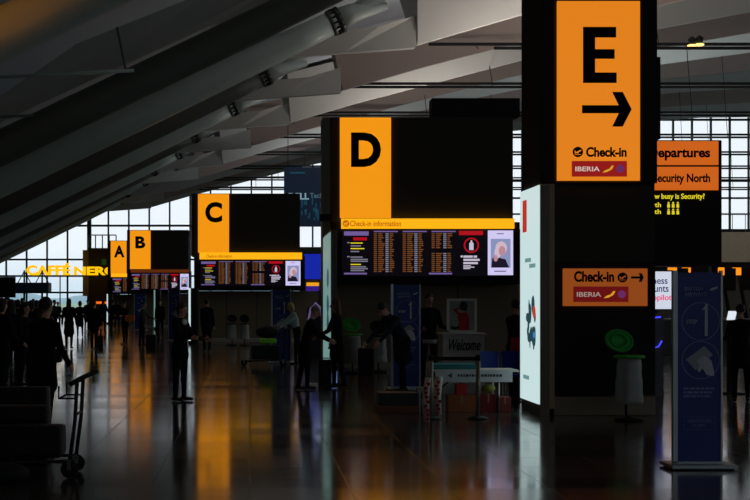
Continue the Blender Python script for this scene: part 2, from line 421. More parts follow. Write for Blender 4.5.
# ------------------------------------------------------------------ screen content
def screen(parent, px0, px1, pt, pb, Y, detail=2):
    """the departures/information display; everything in fractions of its face"""
    W = px1 - px0; H = pb - pt
    fx = lambda f: px0 + f * W
    fy = lambda f: pt + f * H
    def q(m, a, b, c, d, yy=.006): pbox(m, fx(a), fx(b), fy(c), fy(d), Y - yy, Y - yy + .004)
    m = MB(); pbox(m, px0, px1, pt, pb, Y, Y + .04); sc = m.build('screen', SCREENBLK, parent)
    for a_, b_, c_, d_ in [(.012, .155, .04, .13), (.012, .145, .93, .965), (.505, .64, .93, .965)] + [(.185 + .168 * k, .325 + .168 * k, .03, .055) for k in range(3)]:
        m = MB(); q(m, a_, b_, c_, d_); m.build('lilac_bar', PURP, sc, parent_loc(parent))
    m = MB(); q(m, .065, .145, .17, .235, .008); m.build('red_button', REDL, sc, parent_loc(parent))
    m = MB(); q(m, .68, .82, .03, .12, .008); m.build('red_header', REDL, sc, parent_loc(parent))
    m = MB()
    for a, b, c in ((.05, .12, .28), (.05, .13, .40), (.05, .11, .74)): q(m, a, b, c, c + .022)
    m.build('yellow_text', YTXT, sc, parent_loc(parent))
    m = MB()
    for a, b, c in ((.03, .045, .27), (.03, .045, .57), (.05, .11, .34), (.05, .10, .46), (.05, .12, .58), (.05, .15, .63), (.05, .15, .67), (.05, .14, .79), (.05, .15, .83), (.05, .13, .87)):
        q(m, a, b, c, c + .026)
    m.build('white_text', WTXT, sc, parent_loc(parent))
    rr = random.Random(3)
    for k in range(3):
        mo = MB(); mw = MB()
        x = .185 + .168 * k
        for i in range(20):
            y = .08 + i * .0425
            if k == 2 and i in (8, 9): continue
            q(mo, x, x + .018, y, y + .024); q(mo, x + .026, x + .026 + .018 + .02 * rr.random(), y, y + .024)
            q(mw, x + .068, x + .086, y, y + .026)
            q(mo, x + .092, x + .092 + .012 + .016 * rr.random(), y, y + .024)
        mo.build('orange_rows', ORTXT, sc, parent_loc(parent)); mw.build('time_column', WTXT, sc, parent_loc(parent))
    # security notice: red ring with a white bottle and three lines
    cx = (P(fx(.752), 0, Y).x); cz = P(0, fy(.34), Y).z; r = H * Y / F * .165
    m = MB(); ring = []
    for k in range(24):
        a = 2 * math.pi * k / 24; a2 = 2 * math.pi * (k + 1) / 24
        m.prism([(cx + r * math.cos(a), cz + r * math.sin(a)), (cx + r * math.cos(a2), cz + r * math.sin(a2)), (cx + .8 * r * math.cos(a2), cz + .8 * r * math.sin(a2)), (cx + .8 * r * math.cos(a), cz + .8 * r * math.sin(a))], Y - .01, Y - .004)
    m.build('red_ring', REDL, sc, parent_loc(parent))
    m = MB(); m.prism([(cx - .28 * r, cz - .62 * r), (cx + .28 * r, cz - .62 * r), (cx + .28 * r, cz + .25 * r), (cx + .1 * r, cz + .45 * r), (cx + .1 * r, cz + .65 * r), (cx - .1 * r, cz + .65 * r), (cx - .1 * r, cz + .45 * r), (cx - .28 * r, cz + .25 * r)], Y - .012, Y - .004)
    m.build('bottle_icon', WHITEINK, sc, parent_loc(parent))
    m = MB()
    for a, b, c, h in ((.69, .702, .56, .04), (.706, .76, .56, .045), (.765, .785, .56, .045), (.706, .80, .63, .045), (.706, .79, .70, .045), (.706, .75, .77, .02), (.706, .77, .80, .02), (.706, .745, .83, .02)):
        q(m, a, b, c, c + h)
    m.build('notice_text', WHITEINK, sc, parent_loc(parent))
    # portrait advert
    m = MB(); q(m, .848, .995, .02, .98); ad = m.build('advert_panel', ADV, sc, parent_loc(parent))
    def ell(m, cx_, cy_, rx, ry, yy):
        c = P(fx(cx_), fy(cy_), Y); pts = [(c.x + rx * W * Y / F * math.cos(t), c.z + ry * H * Y / F * math.sin(t)) for t in [2 * math.pi * k / 16 for k in range(16)]]
        m.prism(pts, Y - yy, Y - yy + .003)
    pl = parent_loc(parent)
    m = MB(); q(m, .865, .98, .2, .82, .008); m.build('portrait_ground', emi('portrait_blue_grey', (150, 160, 205), .8), sc, pl)
    m = MB(); m.prism([(P(fx(a), 0, Y).x, P(0, fy(b), Y).z) for a, b in ((.868, .82), (.873, .62), (.9, .56), (.925, .62), (.95, .64), (.972, .82))], Y - .013, Y - .009); m.build('portrait_jacket', emi('portrait_dark', (30, 25, 45), .8), sc, pl)
    m = MB(); ell(m, .925, .40, .034, .145, .016); ell(m, .905, .5, .02, .12, .016); m.build('portrait_hair', emi('portrait_blonde', (225, 200, 215), .8), sc, pl)
    m = MB(); ell(m, .93, .46, .020, .105, .02); ell(m, .893, .62, .012, .07, .02); m.build('portrait_face', emi('portrait_skin', (205, 150, 165), .8), sc, pl)
    m = MB(); q(m, .885, .955, .885, .91, .008); q(m, .9, .94, .08, .1, .008); m.build('caption', emi('caption_grey', (120, 110, 150), .8), sc, pl)
    return sc

def board(letter, Y, yel, lbox, top_px, disp, bar, house, depth, label, bold=.045):
    """island board: yel=(x0,x1,yt,yb) lit letter panel; top_px=(x0,x1,yt,yb) black body; disp, bar, house the same"""
    c = P((top_px[0] + top_px[1]) / 2, 300, Y + depth / 2); c.z = 0
    e = thing('zone_board', label, 'sign board', c)
    m = MB(); pbox(m, *top_px, Y + .06, Y + depth, .01); m.build('upper_housing', PERF, e)
    m = MB(); pbox(m, *yel, Y, Y + .055); pn = m.build('letter_panel', SIGNY, e)
    ptext(letter, *lbox, Y, INK, e, name='letter', bold=bold)
    m = MB(); pbox(m, *house, Y + .05, Y + depth, .02); m.build('display_housing', BLACK, e)
    if bar:
        m = MB(); pbox(m, *bar, Y - .1, Y + .05); m.build('lit_header', SIGNBAR if letter != 'B' else emi('header_unlit', (90, 40, 12), 1), e)
    screen(e, *disp, Y)
    return e
eD = board('D', 36.6, (340, 391, 117.5, 218), (351, 381, 132.5, 167), (330.5, 513, 117, 222), (342, 514, 229.5, 276), (341.5, 514.5, 218.5, 228.5), (332, 520, 222, 284), 1.6,
           'large check-in zone board with lit amber panel lettered D over a flight display')
txtB = emi('header_orange_text', (190, 100, 10), 1)
ptext('Check-in information', 350, 401, 220.6, 226.4, 36.5, txtB, eD, bold=.02)
def icon(parent, px, py, r, Y, mdisc=None, mplane=None):
    c = P(px, py, Y); R = r * Y / F; m = MB()
    m.prism([(c.x + R * math.cos(t), c.z + R * math.sin(t)) for t in [2 * math.pi * k / 24 for k in range(24)]], Y - .012, Y)
    o = m.build('round_symbol', mdisc or INK, parent)
    m = MB(); q = lambda pts: m.prism([(c.x + a * R, c.z + b * R) for a, b in pts], Y - .02, Y - .013)
    q([(-.6, -.35), (.5, .1), (.65, .35), (.5, .4), (-.6, -.15)]); q([(-.25, .05), (.15, .05), (.05, -.3), (-.1, -.3)]); q([(-.6, -.1), (-.45, -.1), (-.5, .25), (-.65, .25)]); q([(-.6, -.55), (.5, -.55), (.5, -.45), (-.6, -.45)])
    m.build('plane_symbol', mplane or SIGNE, o, parent_loc(parent))
icon(eD, 346, 223.5, 3.4, 36.5, txtB, SIGNBAR)
for a, b in ((324, 332), (514, 520)): pass
eC = board('C', 60.0, (198, 229, 194, 252.5), (205.2, 222.2, 202, 222.5), (191, 300, 193.5, 256), (200, 301, 260.5, 286), (199.5, 302, 252.5, 259.3), (194, 305, 256, 290.5), 2.0,
           'check-in zone board with lit amber panel lettered C over a flight display')
ptext('Check-in information', 206, 232, 254.4, 257.8, 59.9, txtB, eC, bold=.02)
eB = board('B', 91.0, (130, 150.5, 230.5, 269), (135.4, 145.3, 236.3, 248.4), (127, 188.5, 230, 270.5), (131, 189, 273.5, 290), (130.5, 189, 269.5, 272.5), (127, 190, 270.5, 293), 2.5,
           'small distant check-in zone board with amber panel lettered B')
eA = board('A', 113.0, (110.7, 126.5, 241, 273.5), (114, 124.6, 245.5, 257.4), (107.5, 175, 240.5, 274), (112, 172, 278, 292.5), (111, 172, 273.5, 277), (107.5, 175, 274, 294), 3,
           'farthest check-in zone board with amber panel lettered A')

# supports + wall of each island
def island(Y, px0, px1, pytop, depth, label, extra=0, cols=()):
    a = P(px0, 300, Y); b = P(px1, 300, Y); zt = P(0, pytop, Y).z
    e = thing('island_wall', label, 'wall panel', ((a.x + b.x) / 2, Y + depth / 2, 0))
    m = MB(); m.box((a.x, Y, .16), (b.x, Y + depth, zt), .02); m.build('panel', WALLM, e)
    n = max(1, int((b.x - a.x) / 1.2)); m = MB()
    for i in range(1, n): x = a.x + (b.x - a.x) * i / n; m.box((x - .012, Y - .004, .2), (x + .012, Y + .01, zt - .02))
    m.build('joint_strip', BLACK, e)
    m = MB(); m.box((a.x - .03, Y - .06, 0), (b.x + .03, Y + depth, .16), .01); m.build('kick_board', KICK, e)
    return e
island(60.6, 196, 318, 291, 1.2, 'low olive wall under the C display with two recycling bags before it')
island(37.2, 333, 520, 284.8, .9, 'olive brown wall behind the bent figure and the white desk under the D display')
island(92.0, 131, 189, 293.5, 2, 'dim wall under the B display')
island(114.5, 110, 170, 294.5, 2, 'dim wall under the A display')
m = MB(); pbox(m, 432, 520, 98, 116.6, 37.0, 37.6, .01); tag(m.build('equipment_box', BLACK), 'flat black equipment box on top of the D board', 'box')

# side lightboxes
LBX = emi('lightbox_white', (198, 222, 222), 1.0)
LBX2 = emi('lightbox_teal', (112, 146, 142), .9)
def lightbox(x, y0, y1, z0, z1, label, mt, content=False, w_=.16):
    e = thing('advert_lightbox', label, 'advert lightbox', (x + w_ / 2, (y0 + y1) / 2, 0))
    m = MB(); m.box((x, y0, z0), (x + .02, y1, z1)); f = m.build('lit_face', mt, e)
    m = MB(); m.box((x + .02, y0 - .01, z0 - .05), (x + w_, y1 + .01, z1 + .05), .01); m.box((x + .02, y0, 0), (x + w_, y1, z0)); m.build('cabinet', mat('lightbox_trim', (96, 84, 72), .45, .4), e)
    return e
e = lightbox(1.775, 33.3, 36.45, P(0, 384, 33.3).z, P(0, 232, 33.3).z, 'narrow teal white advert lightbox seen edge on left of the D display', LBX2)
m = MB()
for z in (2.2, 1.6, 1.2): m.ball((1.772, 34.2, z), (.004, .5, .22), 10, 6)
m.build('picture', emi('lightbox_dark_teal', (40, 75, 85), .8), e)
m = MB(); m.box((P(322.4, 0, 36.66).x, 36.66, 0), (P(330.2, 0, 36.66).x, 37.5, P(0, 117, 36.66).z), .01); tag(m.build('support_column', mat('column_grey', (92, 96, 86), .5)), 'grey column carrying the left end of the D board', 'column')
m = MB(); pbox(m, 320, 331, 214, 221, 36.5, 36.65); m2 = m.build('camera_bracket', BLACK); tag(m2, 'small dark bracket fixed left of the D header bar', 'bracket')
for (px, Y, pt, pb_, lab, mm) in ((189.6, 57, 288, 344, 'thin bright upright lightbox at the left end of the C island', LBX),
                                 (154.5, 86, 290, 330, 'thin pale upright lightbox between the B and C islands', LBX2),
                                 (107.3, 105, 294, 323, 'thin pale upright lightbox below the A board', LBX)):
    a = P(px, 300, Y); e = thing('slim_lightbox', lab, 'advert lightbox', (a.x, Y, 0))
    m = MB(); m.box((a.x - .04, Y, .15), (a.x + .04, Y + .02, P(0, pt, Y).z)); m.build('lit_edge', mm, e)
    m = MB(); m.box((a.x - .04, Y + .02, 0), (a.x + .3, Y + 1.5, P(0, pt, Y).z)); m.build('cabinet', BLACK, e)

# ------------------------------------------------------------------ E tower
Ye = 22.0
c = P(599, 300, Ye + .8); c.z = 0
e = thing('check_in_tower', 'tall black tower with lit orange panel lettered E and an arrow', 'sign tower', c); ET = e
a = P(541, 185, Ye); b = P(657.5, -30, Ye)
m = MB(); m.box((a.x, Ye + .05, P(0, 183, Ye).z), (b.x, Ye + 1.6, b.z), .02); m.build('upper_housing', PERF, e)
m = MB(); m.box((a.x, Ye + .02, P(0, 183, Ye).z), (a.x + .19, Ye + .05, b.z)); m.box((P(641.5, 0, Ye).x, Ye + .02, P(0, 183, Ye).z), (b.x, Ye + .05, b.z)); m.build('edge_trim', BLACK, e)
m = MB(); pbox(m, 557.5, 640, 1, 180.5, Ye, Ye + .05); m.build('letter_panel', SIGNE, e)
m = MB()
ppoly(m, [(583, 27), (616, 27), (616, 37.5), (595, 37.5), (595, 49.3), (614.5, 49.3), (614.5, 58.8), (595, 58.8), (595, 72.6), (616.5, 72.6), (616.5, 83), (583, 83)], Ye); m.build('letter', INK, e)
def arrow(px0, px1, py, hh, th, Y, parent, mt=INK):
    m = MB(); L = px1 - px0
    ppoly(m, [(px0, py - th / 2), (px1 - th * 1.6, py - th / 2), (px1 - hh - th * .25, py - hh), (px1 - hh + th * 1.05, py - hh), (px1, py),
              (px1 - hh + th * 1.05, py + hh), (px1 - hh - th * .25, py + hh), (px1 - th * 1.6, py + th / 2), (px0, py + th / 2)], Y)
    m.build('arrow', mt, parent)
arrow(582, 631.5, 109.3, 17.3, 8, Ye, e)
ptext('Check-in', 586, 626.5, 147, 157, Ye, INK, e, bold=.035)
icon(e, 577.8, 152, 5.2, Ye)
def iberia(px0, px1, pt, pb, Y, parent, plate, white):
    m = MB(); pbox(m, px0, px1, pt, pb, Y - .02, Y); pl = m.build('airline_plate', plate, parent)
    W = px1 - px0; H = pb - pt; L = parent_loc(parent)
    ptext('IBERIA', px0 + .06 * W, px0 + .5 * W, pt + .36 * H, pt + .66 * H, Y - .02, white, parent, bold=.01)
    m = MB(); f = lambda a, b: (px0 + a * W, pt + b * H)
    ppoly(m, [f(.55, .75), f(.6, .6), f(.68, .5), f(.72, .3), f(.76, .3), f(.72, .55), f(.63, .72)], Y - .02); m.build('tail_swoosh', emi('swoosh_yellow' + plate.name, (235, 170, 40), .8), parent)
    c = P(px0 + .87 * W, pt + .5 * H, Y); R = .16 * H * 1.6 * Y / F; m = MB()
    m.prism([(c.x + R * math.cos(t), c.z + R * math.sin(t)) for t in [2 * math.pi * k / 16 for k in range(16)]], Y - .03, Y - .02); m.build('round_logo', emi('round_logo' + plate.name, (120, 50, 110), .7), parent)
iberia(572, 627, 161, 176.5, Ye, e, PLATER, WTXTD)
p1 = P(540, 300, 22); zt = P(0, 185, 22).z; zb = P(0, 404.4, 22).z
x_ = p1.x - .02; m = MB(); m.box((x_ + .02, 22, 0), (x_ + .16, 23.5, zt)); e = m.build('side_lightbox', mat('lightbox_trim', (96, 84, 72), .45, .4), ET); e['label'] = 'bright white lightbox on the left side'
m = MB(); m.box((x_, 22, zb), (x_ + .02, 23.5, zt)); m.build('lit_face', LBX, e)
def sidebox(m, x, y0, y1, z0, z1): m.box((x - .008, y0, z0), (x, y1, z1))
X = p1.x - .02
m = MB(); sidebox(m, X, 22.95, 23.25, P(0, 232, 23).z, P(0, 200, 23).z); m.build('red_tab', emi('tab_red', (190, 40, 35), .9), e)
m = MB()
for i, (yy, zz) in enumerate(((22.85, 262), (22.5, 268), (23.0, 380))): sidebox(m, X, yy - .25, yy + .2, P(0, zz, 22.7).z, P(0, zz - 4, 22.7).z)
m.build('faint_print', emi('lightbox_print', (110, 150, 150), .9), e)
m = MB(); rr = random.Random(5)
for k in range(14): m.ball((X - .004, 22.55 + rr.uniform(-.28, .35), P(0, 323, 22.6).z + rr.uniform(-.32, .3)), (.004, rr.uniform(.05, .14), rr.uniform(.06, .16)), 10, 6)
m.build('robot_picture', emi('lightbox_dark_teal', (40, 75, 85), .8), e)
m = MB(); m.ball((X - .01, 22.3, P(0, 312, 22.3).z), (.004, .12, .1), 10, 6); m.build('red_picture_patch', emi('lightbox_red', (200, 60, 50), .9), e)
m = MB(); m.ball((X - .01, 22.3, P(0, 335, 22.3).z), (.004, .1, .05), 10, 6); m.build('blue_picture_patch', emi('lightbox_blue', (60, 130, 190), .9), e)
e = ET
# lower body
a = P(555, 416, Ye); b = P(657, 183, Ye)
m = MB(); m.box((a.x, Ye + .12, .3), (b.x, Ye + 1.55, P(0, 182.6, Ye).z), .01); m.build('body', PERF, e)
m = MB(); m.box((a.x, Ye + .09, .3), (b.x, Ye + .12, P(0, 262, Ye).z)); m.build('front_sheet', GLOSSBLACK if 0 else BLACK, e)
m = MB(); m.box((P(540.5, 0, Ye).x, Ye + .02, .1), (P(555, 0, Ye).x, Ye + .3, P(0, 183.5, Ye).z), .01); m.build('corner_post', mat('bronze_trim', (158, 134, 110), .5, .1), e)
m = MB(); m.box((a.x, Ye + .08, 0), (b.x, Ye + 1.55, .28), .01); m.build('plinth', mat('plinth', (128, 116, 90), .5), e)
m = MB(); pbox(m, 563.5, 647.5, 268.5, 306, Ye + .03, Ye + .09); m.build('lower_sign', SIGNL, e)
ptext('Check-in', 574, 614, 271, 282, Ye + .03, INK, e, bold=.035)
icon(e, 622.5, 277.5, 5.0, Ye + .03, None, SIGNL); arrow(631, 643.5, 277.5, 4.3, 2.2, Ye + .03, e)
iberia(573.5, 628.5, 286.5, 302, Ye + .03, e, PLATEL, WTXTD2)
m = MB(); pbox(m, 655, 660.5, 57, 139, Ye + .9, Ye + 1.5); m.build('side_box', BLACK, e)

# Departures sign
Yd = 30.0
e = thing('direction_sign', 'two row orange Departures and Security North sign with a queue display below', 'direction sign', P(688, 430, Yd) * 1)
e.location.z = 0
m = MB(); pbox(m, 636, 722, 140, 266, Yd + .05, Yd + .6, .02); pbox(m, 712, 718, 266, 385, Yd + .15, Yd + .4); m.build('housing', BLACK, e)
m = MB(); pbox(m, 639, 718.5, 141, 164.8, Yd, Yd + .05); m.build('upper_panel', SIGND, e)
m = MB(); pbox(m, 639, 718.5, 166.8, 190, Yd, Yd + .05); m.build('lower_panel', SIGND, e)
ptext('Departures', 648.5, 710, 147.5, 160.5, Yd, INK, e, bold=.032)
ptext('Security North', 653.3, 710, 173.5, 184.8, Yd, INK, e, bold=.028)
ptext('How busy is Security?', 646.5, 704.5, 193.5, 200.5, Yd + .05, YTXT, e, bold=.015)
ptext('North', 642.5, 660.8, 202.4, 207.2, Yd + .05, YTXT, e, bold=.012); ptext('South', 642.5, 660.8, 209.2, 214, Yd + .05, YTXT, e, bold=.012)
m = MB()
for r_ in (205, 211.8):
    for k in range(3):
        x = 668.5 + k * 4.6; ppoly(m, [(x - 1.3, r_ + 2.6), (x - 1.2, r_ - 1), (x + 1.2, r_ - 1), (x + 1.3, r_ + 2.6)], Yd + .05); ppoly(m, [(x - .8, r_ - 1.4), (x - .8, r_ - 3), (x + .8, r_ - 3), (x + .8, r_ - 1.4)], Yd + .05)
m.build('people_symbols', YTXT, e)

# ------------------------------------------------------------------ step banners
def arc_poly(cx, cz, r, t, Y, m, dashes=1, n=48):
    for k in range(n):
        a = 2 * math.pi * k / n; b = 2 * math.pi * (k + 1) / n
        m.prism([(cx + r * math.cos(a), cz + r * math.sin(a)), (cx + r * math.cos(b), cz + r * math.sin(b)), (cx + (r - t) * math.cos(b), cz + (r - t) * math.sin(b)), (cx + (r - t) * math.cos(a), cz + (r - t) * math.sin(a))], Y - .004, Y)
def banner(px0, px1, pt, pb, Y, label, full=True, w_=.62, h_=2.0):
    a = P((px0 + px1) / 2, 300, Y); W = (px1 - px0) * Y / F; H = P(0, pt, Y).z; x0 = a.x - W / 2; x1 = a.x + W / 2
    e = thing('step_banner', label, 'banner stand', (a.x, Y, 0))
    m = MB(); m.box((x0 + .045, Y, .07), (x1 - .02, Y + .05, H), .004); m.build('blue_panel', BANNER, e)
    m = MB(); m.box((x0, Y - .01, .05), (x0 + .045, Y + .06, H + .02)); m.box((x1 - .02, Y - .01, .05), (x1, Y + .06, H + .02)); m.build('silver_edge', SILVER, e)
    m = MB(); m.box((x0 - .07, Y - .22, .012), (x1 + .09, Y + .25, .05), .008); m.box((x0 + .02, Y - .06, .05), (x1 - .02, Y + .1, .07)); m.build('base_plate', SILVER, e)
    m = MB()
    for sx in (x0 - .02, x1 + .04):
        for sy in (-.17, .2): m.lathe([(.025, 0), (.025, .012)], (sx, Y + sy, 0), 10)
    m.build('foot', BLACK, e)
    fx = lambda f: x0 + .045 + f * (W - .065); fz = lambda f: H - f * H
    T = lambda s, a_, b_, c_, d_, mt=BANNERW, **k: text_fit(s, fx(a_), fx(b_), fz(d_), fz(c_), Y, mt, e, d=.003, **k)
    T('BRITISH', .16, .60, .073, .094, BANNERL, bold=.02); T('AIRWAYS', .16, .67, .101, .122, BANNERL, bold=.02)
    m = MB(); m.prism([(fx(.74), fz(.088)), (fx(.82), fz(.078)), (fx(.94), fz(.070)), (fx(.92), fz(.082)), (fx(.8), fz(.093))], Y - .004, Y); m.build('ribbon_logo', BANNERW, e)
    m = MB(); arc_poly(fx(.54), fz(.25), W * .385, .007, Y, m); arc_poly(fx(.54), fz(.448), W * .385, .007, Y, m); m.build('ring_print', BANNERL, e)
    T('STEP', .2, .46, .24, .264, BANNERW, bold=.02)
    m = MB(); m.prism([(fx(.56), fz(.19)), (fx(.62), fz(.178)), (fx(.66), fz(.16)), (fx(.70), fz(.16)), (fx(.70), fz(.325)), (fx(.635), fz(.325)), (fx(.635), fz(.19))], Y - .004, Y); m.build('numeral', BANNERW, e)
    # boarding pass held by a hand
    m = MB(); m.prism([(fx(.2), fz(.445)), (fx(.62), fz(.375)), (fx(.82), fz(.42)), (fx(.42), fz(.5))], Y - .004, Y); m.build('boarding_pass_print', mat('pass_print', (165, 170, 180), .6), e)
    m = MB(); m.prism([(fx(.45), fz(.455)), (fx(.55), fz(.43)), (fx(.62), fz(.425)), (fx(.78), fz(.45)), (fx(.84), fz(.5)), (fx(.84), fz(.53)), (fx(.68), fz(.525)), (fx(.58), fz(.49)), (fx(.5), fz(.51)), (fx(.46), fz(.5)), (fx(.52), fz(.47))], Y - .008, Y - .004); m.build('hand_print', BANNERW, e)
    if full:
        m = MB()
        for i, (a_, b_) in enumerate(((.14, .86), (.14, .8), (.14, .78))):
            z = .588 + i * .02; x = a_; rr = random.Random(i)
            while x < b_: q = rr.uniform(.05, .14); m.box((fx(x), Y - .004, fz(z + .01)), (fx(min(b_, x + q)), Y, fz(z))); x += q + .025
        m.build('small_print', BANNERL, e)
        T('THEN PROCEED', .22, .78, .752, .766, BANNERL); T('TO STEP 2', .34, .66, .776, .79, BANNERL)
        m = MB()
        for k in range(20):
            x = .15 + k * .037; m.box((fx(x), Y - .004, fz(.74)), (fx(x + .02), Y, fz(.738))); m.box((fx(x), Y - .004, fz(.805)), (fx(x + .02), Y, fz(.803)))
        for k in range(4):
            z = .745 + k * .015; m.box((fx(.15), Y - .004, fz(z + .008)), (fx(.156), Y, fz(z))); m.box((fx(.88), Y - .004, fz(z + .008)), (fx(.886), Y, fz(z)))
        m.build('dashed_frame', BANNERL, e)
    return e
banner(673, 722.5, 272.5, 468, 15.18, 'tall dark blue STEP 1 banner standing alone at the right front')
banner(391, 420.5, 285, 390, 28.3, 'blue STEP 1 banner behind the bent figure and the dark case')
banner(271, 291, 290, 363.5, 40.2, 'blue STEP 1 banner before the C island beside the woman in a light jacket', False)
banner(134, 146, 294, 329.5, 84, 'distant blue banner under the left of the B display', False)
banner(168, 180, 291, 341, 62, 'blue banner behind the man in a dark suit', False)
# ------------------------------------------------------------------ people
def capsule(bm_, a, b, ra, rb, seg=12):
    """tapered limb with round ends; ra/rb may be (side, depth)"""
    a = Vector(a); b = Vector(b); d = b - a; L = d.length
    if L < 1e-6: d = Vector((0, 0, 1)); L = 1e-6
    d = d.normalized(); ra = ra if hasattr(ra, '__len__') else (ra, ra); rb = rb if hasattr(rb, '__len__') else (rb, rb)
    u = Vector((1, 0, 0)) if abs(d.x) < .9 else Vector((0, 1, 0))
    u = (u - d * u.dot(d)).normalized(); v = d.cross(u).normalized()
    rings = []
    prof = [(-1, .0), (-.92, .38), (-.7, .71), (-.38, .92), (0, 1)]
    for s_, k in prof:
        c = a + d * s_ * min(ra); rings.append((c, max(k, .02), ra))
    for s_, k in prof[::-1]:
        c = b - d * s_ * min(rb); rings.append((c, max(k, .02), rb))
    vs = []
    for c, k, r in rings:
        vs.append([bm_.verts.new(c + u * math.cos(2 * math.pi * j / seg) * r[0] * k + v * math.sin(2 * math.pi * j / seg) * r[1] * k) for j in range(seg)])
    for q, w_ in zip(vs, vs[1:]):
        for j in range(seg): bm_.faces.new((q[j], q[(j + 1) % seg], w_[(j + 1) % seg], w_[j]))
    bm_.faces.new(vs[0][::-1]); bm_.faces.new(vs[-1])

SKIN = mat('skin', (196, 150, 125), .55)
SHOE = mat('shoe_black', (18, 17, 16), .5)
def cloth(rgb): return mat('cloth_%d_%d_%d' % rgb, rgb, .9, scale=20, bump=.1, spec=.15)
def person(px, pyfoot, label, face=0, h=1.75, lean=0, head=0, armL=(5, 6, 10), armR=(5, 6, 10), legL=(3, 2), legR=(-3, 2), top=(30, 30, 34), legs=(24, 24, 28),
           hair=(35, 26, 20), hairkind='short', coat=0.0, group=None, vox=.02, slim=1.0, Y=None):
    """face: degrees, 0 looks at the camera, 90 to the right of the picture. arm=(forward, outward, elbow); leg=(forward, knee)"""
    if Y is None: Y = F * EYE / (pyfoot - VY)
    base = P(px, VY, Y); base.z = 0
    s = h / 1.75; R = math.radians
    prims = []   # (a, b, ra, rb, region)
    def rot(v, ang): # pitch forward (towards -Y)
        return Vector((v[0], v[1] * math.cos(ang) - v[2] * math.sin(ang), v[1] * math.sin(ang) + v[2] * math.cos(ang)))
    def dirn(p, o, side):  # 0 = down ; p forward ; o outward
        return Vector((side * math.sin(R(o)), -math.sin(R(p)) * math.cos(R(o)), -math.cos(R(p)) * math.cos(R(o))))
    pel = Vector((0, 0, 0)); ank = []
    for side, (lf, kn) in ((1, legL), (-1, legR)):
        hip = pel + Vector((side * .085, 0, -.03)); kne = hip + dirn(lf, 3, side) * .42; an = kne + dirn(lf - kn, 0, side) * .41; ank.append((hip, kne, an, side))
    low = min(a[2].z for a in ank); up = .085 - low
    for i, (hip, kne, an, side) in enumerate(ank):
        for v in (hip, kne, an): v.z += up
        prims.append((hip, kne, (.092 * slim, .1), .062, 1)); prims.append((kne, an, .058, .042, 1)); prims.append((kne.lerp(an, .25) + Vector((0, .012, 0)), kne.lerp(an, .5), .055, .045, 1))
        prims.append((an + Vector((0, .04, -.04)), an + Vector((side * .02, -.15, -.05)), (.042, .04), (.045, .033), 3))
    pel.z += up
    t = R(lean)
    def tor(x, y, z): v = Vector((x, y, z)); return pel + Vector((v.x, v.y * math.cos(t) - v.z * math.sin(t), v.y * math.sin(t) + v.z * math.cos(t)))
    prims.append((tor(0, 0, -.02), tor(0, 0, .1), (.155 * slim, .115), (.15 * slim, .105), 1 if not coat else 0))
    prims.append((tor(0, 0, .1), tor(0, -.01, .32), (.145 * slim, .105), (.165 * slim, .12), 0))
    prims.append((tor(0, 0, .30), tor(0, .01, .43), (.17 * slim, .12), (.15 * slim, .09), 0))
    prims.append((tor(-.13 * slim, .01, .455), tor(.13 * slim, .01, .455), .065, .065, 0))
    prims.append((tor(0, .015, .46), tor(0, -.005, .57), .058, .052, 2))
    hp = R(lean * .6 + head); nb = tor(0, -.005, .56)
    def hd(x, y, z): v = Vector((x, y, z)); return nb + Vector((v.x, v.y * math.cos(hp) - v.z * math.sin(hp), v.y * math.sin(hp) + v.z * math.cos(hp)))
    prims.append((hd(0, .0, .13), hd(0, .015, .15), (.075, .088), (.074, .092), 2))
    prims.append((hd(0, -.035, .055), hd(0, -.02, .11), (.048, .045), (.062, .07), 2))
    prims.append((hd(0, -.095, .125), hd(0, -.112, .10), .012, .017, 2))
    for sd in (1, -1): prims.append((hd(sd * .077, .01, .13), hd(sd * .08, .015, .105), .014, .01, 2))
    prims.append((hd(-.018, -.078, .066), hd(.018, -.078, .066), .009, .009, 5))
    hands = []
    for side, (pf, po, pe) in ((1, armL), (-1, armR)):
        sh = tor(side * .175 * slim, .01, .445); el = sh + dirn(pf + lean * .15, po, side) * .285; wr = el + dirn(pf + pe + lean * .15, po * .4, side) * .25
        fd = (wr - el).normalized(); pm = wr + fd * .08
        prims.append((sh, el, .058, .047, 0)); prims.append((el, wr, .046, .036, 0)); prims.append((wr, pm, (.028, .03), (.02, .038), 2))
        ax = Vector((0, -1, 0)) if abs(fd.y) < .8 else Vector((0, 0, 1)); ax = (ax - fd * ax.dot(fd)).normalized(); inn = Vector((-side, 0, 0)); inn = (inn - fd * inn.dot(fd)).normalized() if abs(fd.x) < .95 else Vector((0, 0, -1))
        for k, ln in enumerate((.07, .08, .075, .058)):
            b0 = pm + ax * (.03 - .02 * k); b1 = b0 + fd * ln * .55; b2 = b1 + (fd * .7 + inn * .7).normalized() * ln * .45
            prims.append((b0, b1, .0105, .0095, 2)); prims.append((b1, b2, .0095, .008, 2))
        b0 = wr + fd * .03 + ax * .03; b1 = b0 + (fd + ax * .9).normalized() * .04; prims.append((b0, b1, .013, .011, 2)); prims.append((b1, b1 + fd * .03, .011, .009, 2))
        hands.append(pm)
    if coat:
        for k in range(1):
            prims.append((tor(0, 0, .12), pel + Vector((0, -.0, -coat)), (.15 * slim, .11), (.19 * slim, .15), 4))
    bm_ = bmesh.new()
    for a, b, ra, rb, g in prims:
        capsule(bm_, a, b, ra, rb)
    me = bpy.data.meshes.new('body'); bm_.to_mesh(me); bm_.free()
    o = bpy.data.objects.new('tmp', me); C.objects.link(o)
    md = o.modifiers.new('r', 'REMESH'); md.mode = 'VOXEL'; md.voxel_size = vox; md.use_smooth_shade = True
    sm = o.modifiers.new('s', 'SMOOTH'); sm.factor = .5; sm.iterations = 2 if vox < .015 else 1
    dg = bpy.context.evaluated_depsgraph_get(); dg.update()
